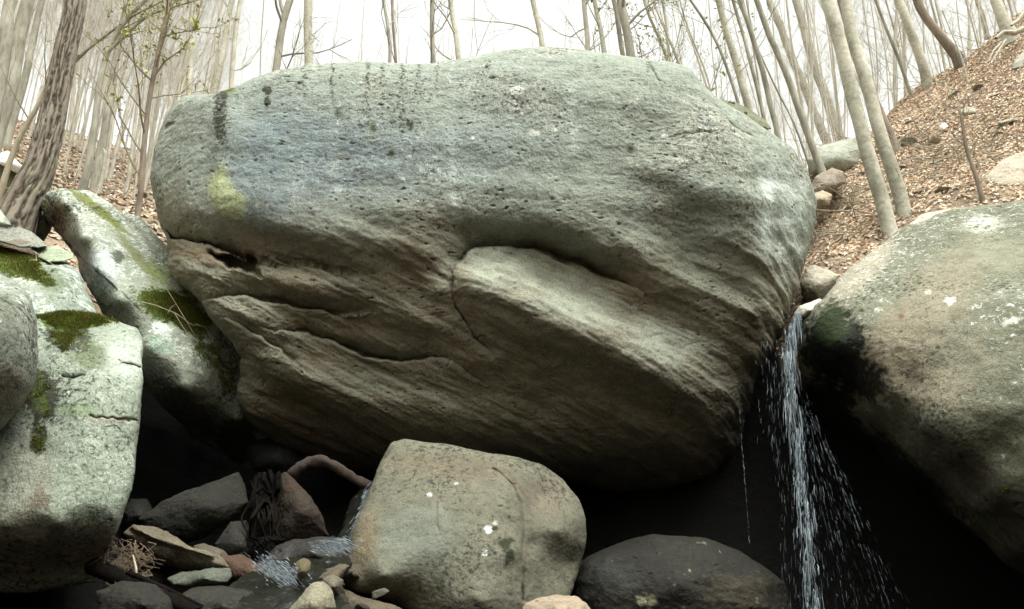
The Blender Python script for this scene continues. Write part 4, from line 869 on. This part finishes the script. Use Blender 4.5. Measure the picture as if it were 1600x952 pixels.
tree('brown trunk with exposed roots just behind the twin beech', [(1398, 236), (1378, 180), (1350, 111), (1330, 55), (1312, 0)], 11, 13, 9, M_BROWNBARK, 14, seed=136, base='hit', flare=2.2)
tree('thin grey trunk on the ridge, first one right of the twin beech', [(1426, 150), (1405, 100), (1388, 50), (1370, 0)], 15, 6, 5, M_GREYBARK, 13, seed=137, base='hit')
tree('wide very pale trunk on the ridge of the right slope', [(1450, 138), (1436, 84), (1420, 40), (1402, 0)], 16, 17, 15, M_PALEBARK, 17, seed=138, base='hit')
tree('dark bent trunk leaning left on the ridge at the upper right', [(1506, 104), (1497, 90), (1472, 62), (1450, 30), (1428, 0), (1420, -40)], 13, 17, 13, M_BROWNBARK, 13, seed=139, base='hit', flare=1.7)
tree('slim brown trunk near the upper right corner', [(1543, 58), (1535, 25), (1527, 0)], 15, 9, 8, M_BROWNBARK, 14, seed=140, base='hit')
tree('pale trunk with spreading roots near the upper right corner', [(1581, 64), (1572, 40), (1560, 15), (1552, 0)], 13, 20, 17, M_PALEBARK, 14, seed=141, base='hit', flare=1.8)
tree('upright dead sapling with a broken top on the right slope', [(1536, 312), (1526, 275), (1512, 236), (1505, 200), (1498, 172)], 9, 8, 5, M_BROWNBARK, 1, seed=142, base='hit', n=6, L=1.0, lo=.3)
tree('tiny bare shoot rising from the ridge beside the dark bent trunk', [(1514, 135), (1507, 105), (1497, 78), (1485, 50)], 12, 4, 2, M_PALEBARK, 2, seed=143, base='hit', n=5, L=.8)

# shared distant trees
FAR = []
for i in range(10):
    r_ = np.random.default_rng(300 + i); h = r_.uniform(17, 24)
    path, _ = curve((0, 0, -.6), (r_.normal() * .03, r_.normal() * .03, 1), h, .028, 14, r_)
    rad = np.linspace(r_.uniform(.035, .09), .010, len(path))
    A_ = Tubes(); A_.add(path, rad, 7, .08, i); B_ = Tubes(); limbs(B_, path, rad, r_, 36, .15, 3.6, sub=6, twig=5, up=1.2, thin=.55)
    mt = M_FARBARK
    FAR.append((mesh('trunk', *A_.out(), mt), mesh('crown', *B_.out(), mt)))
def far_tree(x, y, s_, label, group, lx=0, ly=0):
    a, b = FAR[rr.randrange(10)]; z = H1(x, y)
    root = empty('distant_tree', (x, y, z)); tag(root, label, 'tree', group)
    root.rotation_euler = (lx, ly, rr.uniform(0, 6.28)); root.scale = (s_, s_, s_)
    for nm, me in (('trunk', a), ('crown', b)): link(bpy.data.objects.new(nm, me), root)
for i in range(105):
    px = rr.uniform(-30, 330); Y = rr.uniform(15, 48); u, _ = ray(px, 150)
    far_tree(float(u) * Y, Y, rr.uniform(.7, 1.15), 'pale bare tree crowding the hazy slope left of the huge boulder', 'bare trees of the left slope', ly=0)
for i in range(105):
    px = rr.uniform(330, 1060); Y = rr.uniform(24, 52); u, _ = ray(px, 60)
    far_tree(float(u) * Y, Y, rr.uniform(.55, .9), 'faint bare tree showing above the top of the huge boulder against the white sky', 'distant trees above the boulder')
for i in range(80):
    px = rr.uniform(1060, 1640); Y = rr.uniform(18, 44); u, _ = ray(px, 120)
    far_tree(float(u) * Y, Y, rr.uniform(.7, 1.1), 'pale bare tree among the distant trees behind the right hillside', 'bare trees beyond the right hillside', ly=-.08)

# ------------------------------------------------------------------ leaf litter
def leaves(name, label, X0, X1, Y0, Y1, n, size, seed, keep, cols, zoff=.02, hfun=None):
    r_ = np.random.default_rng(seed)
    x = r_.uniform(X0, X1, n); y = r_.uniform(Y0, Y1, n); m_ = keep(x, y, r_) & (gully(x, y) < .1); x, y = x[m_], y[m_]; n = len(x)
    z = H(x, y) + zoff + np.abs(r_.normal(0, .012, n))
    e = .08; gxn = (H(x + e, y) - H(x - e, y)) / (2 * e); gyn = (H(x, y + e) - H(x, y - e)) / (2 * e)
    nrm = np.stack([-gxn, -gyn, np.ones(n)], -1) + r_.normal(0, .45, (n, 3)); nrm /= np.linalg.norm(nrm, axis=1, keepdims=True)
    t = np.cross(nrm, r_.normal(size=(n, 3))); t /= np.linalg.norm(t, axis=1, keepdims=True); b = np.cross(nrm, t)
    s_ = size * r_.uniform(.5, 1.3, n)[:, None]; c = np.stack([x, y, z], -1); cu = r_.uniform(-.1, .5, n)[:, None]
    V = np.stack([c - t * s_, c - t * s_ * .1 + b * s_ * .55 + nrm * s_ * cu, c + t * s_ + nrm * s_ * .3 * cu, c - t * s_ * .1 - b * s_ * .55 + nrm * s_ * cu], 1)
    i = np.arange(n)[:, None] * 4
    F = np.concatenate([i + [0, 1, 2], i + [0, 2, 3]])
    C = np.array(cols)[r_.integers(0, len(cols), n)] * r_.uniform(.75, 1.2, (n, 1)) * (1 + .35 * fbm(c, .8, 71, 3))[:, None]; C = np.repeat(C, 4, 0)
    o = put(name, V.reshape(-1, 3), F, M_LEAF, (0, 0, 0), smooth=False, col=np.clip(C, 0, .8)); tag(o, label, kind='stuff')
LC = [tuple(min(.72, v_ * k_) for v_, k_ in zip(c_, (1.18, 1.22, 1.27))) for c_ in [(.46, .34, .23), (.42, .33, .24), (.50, .40, .29), (.36, .28, .20), (.56, .48, .37), (.20, .15, .11), (.48, .29, .17)]]
leaves('leaf_litter', 'orange brown fallen leaves covering the right hillside', 2.6, 15, 8.2, 20, 170000, .033, 1, lambda x, y, r_: fbm(np.stack([x, y, 0 * x], -1), .9, 77, 3) + r_.uniform(-.5, .9, len(x)) > -.15, LC)
leaves('leaf_litter', 'dull brown fallen leaves on the slope behind the slanted slab', -42, -4.5, 9, 50, 200000, .075, 2, lambda x, y, r_: r_.uniform(0, 1, len(x)) < .85, [tuple(np.array(c) * .62 + .05) for c in LC])

# twigs on the slopes
def twig_set(name, label, spots_, seed, n, L=(.2, .9), rad=.008):
    r_ = np.random.default_rng(seed); T_ = Tubes()
    for _ in range(n):
        x0, x1, y0, y1 = spots_[r_.integers(0, len(spots_))]
        x, y = r_.uniform(x0, x1), r_.uniform(y0, y1); z = H1(x, y) + .05; az = r_.uniform(0, 6.28); l = r_.uniform(*L)
        q, _ = curve((x, y, z), (math.cos(az), math.sin(az), .25 * math.sin(az) + r_.normal() * .2), l, .12, 4, r_); T_.add(q, np.linspace(rad, rad * .4, 5), 4)
    V, F = T_.out(); o = put(name, V, F, M_TWIG, (0, 0, 0)); tag(o, label, kind='stuff')
twig_set('fallen_twigs', 'thin dead twigs strewn over the right hillside', [(4, 11, 9.5, 16), (4.5, 8, 10, 13)], 3, 420, (.2, 1.3), .010)
twig_set('fallen_twigs', 'thin dead twigs strewn over the left slope', [(-13, -5, 10, 22)], 4, 160, (.4, 1.6), .012)

# ------------------------------------------------------------------ water
def px_path(pts, n):
    pts = np.array(pts, float); s_ = np.linspace(0, len(pts) - 1, n)
    return np.stack([np.interp(s_, np.arange(len(pts)), pts[:, j]) for j in range(3)], -1)
def water_tint(T_, r_, MUL=None):
    MUL = MUL or [1.0] * len(T_.V)
    return np.concatenate([np.repeat((np.array([[.05, .08, .10]]) + np.array([[.62, .70, .76]]) * r_.uniform() ** 1.1), len(v), 0) * r_.uniform(.8, 1.1, (len(v), 1)) * m_ for v, m_ in zip(T_.V, MUL)])
def waterfall():
    r_ = np.random.default_rng(12); T_ = Tubes()
    path = [(1247, 488, 7.62), (1240, 505, 7.45), (1233, 530, 7.35), (1231, 560, 7.3), (1236, 620, 7.2), (1244, 690, 7.12), (1253, 760, 7.05), (1260, 830, 7.0), (1267, 900, 6.96), (1272, 965, 6.92)]
    A_ = np.array(path, float); ys = A_[:, 1]
    def core(y): return np.interp(y, ys, A_[:, 0]), np.interp(y, ys, A_[:, 2])
    MUL = []
    def strand(px, py, L, wd, Y, slope, k=4):
        MUL.append(.42 if k == 3 else 1.0)
        n_ = 5; t = np.linspace(0, 1, n_)
        x = px + slope * L * t + r_.normal(0, .35, n_) * wd; y = py + L * t
        q = P(x, y, Y); w_ = wd * np.sin(np.pi * np.clip(t, .06, .94)) ** .8 / 2 / FOC * Y
        T_.add(q, w_ * r_.uniform(.7, 1.3, n_), k)
    # solid tongue near the lip, then the plume breaking up
    for i in range(1700):
        y = 488 + 470 * r_.uniform() ** 1.25
        cx_, Y = core(y); sp = np.interp(y, [488, 520, 600, 700, 800, 960], [4, 7, 9, 11, 12, 13]); g = r_.normal() * sp * .55
        if r_.uniform() < (.15 if y < 560 else .5) + .3 * math.sin(y * .05 + g * .2): continue
        strand(cx_ + g, y, r_.uniform(6, 20) * (1 + 2.2 * r_.uniform() ** 3), 2.6 * r_.uniform(.25, 1) ** 1.5, Y + r_.normal() * .08, .06 + g * .004)
    for i in range(1000):      # spray fan to the right and left
        y = r_.uniform(560, 955); cx_, Y = core(y)
        t = (y - 540) / 415; right = 148 * t ** 1.25 + 10; left = 34 + 12 * t
        u = r_.uniform() ** 1.5; g = right * u if r_.uniform() < .72 else -left * r_.uniform() ** 1.1
        if g > 0: slope = .06 + .42 * u * min(1, t * 1.4 + .2)
        else: slope = .02
        strand(cx_ + g, y, r_.uniform(4, 20), 1.25 * r_.uniform(.15, 1) ** 1.7, Y + r_.normal() * .18, slope, 3)
    for (x0, k_, a_) in ((1258, .55, 640), (1262, .48, 640), (1255, .36, 650), (1290, .5, 690), (1250, .3, 640)):      # long fast filaments
        y = a_; x = x0; s_ = k_
        while y < 950:
            L = r_.uniform(6, 16)
            if r_.uniform() < .75: strand(x, y, L, r_.uniform(.7, 1.7), 7.0, s_, 3)
            x += s_ * L * 1.1; y += L * 1.1; s_ *= .975
    x = 1155; y = 640
    while y < 850:            # lone dripping thread on the left
        L = r_.uniform(4, 14); strand(x, y, L, r_.uniform(.8, 1.8), 7.2, .08, 3); y += L * 1.15; x += .09 * L
    for i in range(60): strand(1205 + r_.normal() * 10, r_.uniform(530, 700), r_.uniform(5, 14), r_.uniform(.6, 1.6), 7.4, -.03, 3)
    V, F = T_.out(); o = put('waterfall', V, F, M_WATER, (P(1247, 488, 7.6)), col=water_tint(T_, r_, MUL)); tag(o, 'thin waterfall breaking into white strands right of the huge boulder', kind='structure')
waterfall()
def stream():
    A_ = px_path([(590, 752, 8.3), (572, 775, 7.9), (560, 820, 7.3), (548, 842, 7.0), (530, 852, 6.6), (500, 865, 6.3), (455, 890, 5.9), (440, 915, 5.5), (425, 940, 5.15), (410, 985, 4.8)], 90)
    wd = np.interp(np.arange(90), [0, 25, 50, 70, 89], [.16, .14, .26, .42, .55]); K = 30
    c = P(A_[:, 0], A_[:, 1], A_[:, 2]); u = np.linspace(-1, 1, K)
    V = c[:, None] + np.stack([u[None] * wd[:, None], .25 * u[None] * wd[:, None], 0 * u[None] * wd[:, None]], -1)
    V[..., 2] += .05 * fbm(V, 5, 3, 3) + .02 * fbm(V, 16, 4, 2) - .06 * u[None] ** 4
    f = fbm(V * [1.6, 1, 1], 9, 5, 3); tt = np.linspace(0, 1, 90)[:, None]
    foam = ss(f * .8 + .35 * fbm(V, 30, 6, 2) + .5 * ell(tt + 0 * u[None], 0 * tt + u[None], .2, 0, .2, .9) + .35 * ell(tt + 0 * u[None], 0 * tt + u[None], .72, 0, .10, .8), .45, .8)
    C = mixc(np.ones(V.shape) * [.012, .012, .010], (.35, .42, .46), foam)
    ids = np.arange(90 * K).reshape(90, K); F = np.stack([ids[:-1, :-1], ids[1:, :-1], ids[1:, 1:], ids[:-1, 1:]], -1).reshape(-1, 4)
    o = put('stream', V.reshape(-1, 3), F, M_STREAM, col=C.reshape(-1, 3)); tag(o, 'small dark stream with white foam tumbling past the wedged stone', kind='structure')
stream()
def foam(label, cx_, cy_, a, b, Y, n, seed, ang=0, dY=0):
    r_ = np.random.default_rng(seed); T_ = Tubes()
    for i in range(n * 4):
        t = r_.normal(size=2) * .5; x = cx_ + a * t[0]; y = cy_ + b * t[1] + math.tan(R(ang)) * a * t[0]
        L = r_.uniform(4, 12); dx = r_.uniform(.5, 1) * L; dy = L * .35 + math.tan(R(ang)) * dx
        q = P(np.linspace(x, x + dx, 4), y + np.array([0, .2, .55, 1]) * dy, Y + dY * t[1]); T_.add(q, np.array([.2, 1, .9, .2]) * r_.uniform(.12, .5) / FOC * Y, 3)
    V, F = T_.out(); o = put('foam', V, F, M_WATER, col=water_tint(T_, r_)); tag(o, label, kind='stuff')
foam('white foam sheet sliding over the black wet ledge', 522, 852, 30, 10, 6.05, 170, 1)
foam('white foam where the stream splashes beside the upright stone', 432, 890, 34, 16, 5.4, 240, 2, 20)
foam('bright cascade of white water left of the wedged stone', 556, 828, 10, 18, 6.9, 180, 3, -62)
foam('thin splash falling left of the wedged stone near the boulder', 568, 785, 5, 16, 7.3, 60, 4, -60)

# ------------------------------------------------------------------ wood in the gully, twigs, tufts
def wood(name, label, strands, mat, cat, k=7, rough=.25, seed=0):
    T_ = Tubes()
    for i, (pts, w0, w1) in enumerate(strands):
        A_ = px_path(pts, 26); T_.add(P(A_[:, 0], A_[:, 1], A_[:, 2]), np.linspace(w0, w1, 26) / 2 / FOC * A_[:, 2], k, rough, seed + i, 14)
    V, F = T_.out(); o = put(name, V, F, mat); tag(o, label, cat); return o
r_ = np.random.default_rng(8); st = []
for i in range(34):
    x = 400 + i * 1.0; st.append(([(x + r_.normal() * 6, 735 + r_.uniform(0, 60), 7.0 + r_.normal() * .1), (x + r_.normal() * 9, 775, 6.9), (x - 3 + r_.normal() * 9, 810, 6.8 + r_.normal() * .1), (x - 2 + r_.normal() * 9, 840, 6.7), (x + 4 + r_.normal() * 12, 860 + r_.uniform(-20, 12), 6.6)], r_.uniform(2, 9), r_.uniform(1, 4)))
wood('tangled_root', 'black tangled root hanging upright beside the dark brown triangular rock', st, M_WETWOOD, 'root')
wood('sunken_log', 'dark rotten log lying diagonally at the bottom under the lichened block', [([(145, 885, 5.6), (190, 905, 5.4), (250, 930, 5.2), (310, 960, 5.0)], 26, 20), ([(200, 895, 5.35), (260, 920, 5.2), (330, 955, 5.0)], 8, 5)], M_WETWOOD, 'log')
st = []
for i in range(150):
    x, y = r_.uniform(165, 232), r_.uniform(842, 900); st.append(([(x, y, 5.6), (x + r_.normal() * 9, y + r_.uniform(3, 12), 5.55), (x + r_.normal() * 16, y + r_.uniform(10, 26), 5.5)], r_.uniform(.6, 2.0), .5))
o = wood('root_debris', 'pale rootlets and rotting twigs caught between the lichened block and the tan angular rock', st, M_DEBRIS, 'debris', 4); o['kind'] = 'stuff'
wood('dangling_stick', 'pale broken stick hanging out of the root debris', [([(208, 868, 5.45), (213, 890, 5.4), (212, 905, 5.4), (214, 925, 5.4)], 3, 4.5)], M_TWIG, 'stick')
def surf(name, px, py, off=.02):
    V = ROCKS[name][1]; q = V - EYE; yc = q[..., 1] * CP + q[..., 2] * SP; zc = -q[..., 1] * SP + q[..., 2] * CP
    X = 800 + FOC * q[..., 0] / yc; Yp = 476 - FOC * zc / yc; k = np.argmin((X - px) ** 2 + (Yp - py) ** 2)
    return float(V.reshape(-1, 3)[k, 1]) - off
def on(pts, name='slanted_slab'): return [(x, y, surf(name, x, y, o_)) for x, y, o_ in pts]
wood('bare_stick', 'long curved pale stick lying over the moss of the slanted slab', [(on([(222, 472, .03), (245, 478, .06), (275, 490, .08), (300, 508, .06), (335, 512, .1)]), 1.8, 1.1), (on([(273, 490, .08), (285, 510, .05), (300, 530, .04)]), 1.1, .7)], M_TWIG, 'stick', 5)
wood('forked_twig', 'thin forked pale twig crossing the moss near the edge of the huge boulder', [(on([(258, 448, .03), (275, 475, .06), (290, 500, .09), (305, 525, .04)]), 1.3, .8), (on([(275, 475, .06), (266, 482, .05), (262, 490, .03)]), .8, .5), (on([(305, 506, .06), (322, 512, .09), (335, 535, .06), (352, 550, .04), (362, 552, .04)]), 1.2, .7)], M_TWIG, 'twig', 5)
wood('slab_twig', 'thin pale twig hanging over the edge of the mossy slab', [([(52, 392, 6.6), (66, 402, 6.5), (85, 415, 6.4)], 1.5, 1), ([(56, 394, 6.55), (57, 408, 6.5)], 1.2, .8)], M_TWIG, 'twig', 5)
wood('arched_root', 'rusty brown arched root beneath the huge boulder left of the wedged stone', [([(450, 754, 7.35), (462, 736, 7.3), (478, 724, 7.3), (504, 720, 7.3), (530, 733, 7.35), (560, 752, 7.4), (590, 768, 7.5)], 19, 14)], M_RUST, 'root', 12, .55)
# fallen stump and roots, upper right
Yst = hit(1580, 75) - .3
wood('uprooted_stump', 'grey weathered stump with sprawling roots in the upper right corner', [([(1600, 45, Yst), (1585, 52, Yst), (1568, 50, Yst), (1556, 60, Yst)], 12, 6), ([(1572, 62, Yst), (1560, 80, Yst), (1548, 100, Yst)], 5, 3),
     ([(1600, 20, Yst), (1592, 32, Yst), (1580, 40, Yst)], 9, 5), ([(1565, 66, Yst), (1552, 80, Yst), (1545, 96, Yst)], 4, 2)], M_PALEBARK, 'stump', 8)
Yr = hit(1400, 236) - .15
wood('exposed_root', 'crooked root running right from the foot of the brown trunk behind the twin beech', [([(1396, 232, Yr), (1410, 234, Yr), (1422, 240, Yr), (1428, 246, Yr)], 7, 3), ([(1398, 233, Yr), (1406, 218, Yr), (1420, 208, Yr), (1434, 205, Yr)], 4, 2)], M_GREYBARK, 'root')
# moss tufts standing proud on the moss patches

def moss_tufts(rname, n, seed, h=.013):
    o, V, nn, C = ROCKS[rname]; r_ = np.random.default_rng(seed)
    g = (C[..., 2] * .9 + .75 * fbm(V, 6, seed, 5, .7)) > .52
    iy, ix = np.nonzero(g)
    if len(iy) < 10: return
    area = 1.0 / (1e-9 + 1); k = r_.integers(0, len(iy), n); c = V[iy[k], ix[k]] + r_.normal(0, .008, (n, 3)); nm = nn[iy[k], ix[k]]
    d = nm + r_.normal(0, .5, (n, 3)) + [0, 0, .4]; d /= np.linalg.norm(d, axis=1, keepdims=True)
    b = np.cross(d, r_.normal(size=(n, 3))); b /= np.linalg.norm(b, axis=1, keepdims=True); hh = h * r_.uniform(.4, 1.4, (n, 1))
    T3 = np.stack([c - b * hh * .16 - nm * .004, c + b * hh * .16 - nm * .004, c + d * hh], 1).reshape(-1, 3)
    col = np.repeat(np.array([.095, .105, .018]) * r_.uniform(.35, 1.9, (n, 1)) * [1, 1, 1], 3, 0)
    w_ = put('moss', T3, np.arange(3 * n).reshape(-1, 3), M_MOSS, parent=o, smooth=False, col=col); w_['kind'] = 'stuff'
for i, (nm_, k_) in enumerate((('slanted_slab', 45000), ('lichened_block', 30000), ('mossy_boulder', 24000), ('domed_boulder', 12000), ('mossy_slab', 2500), ('mossy_rock', 3000), ('cap_slab', 1500), ('mossy_stone', 3000), ('dark_mossy_rock', 3000))):
    moss_tufts(nm_, k_, 400 + i)
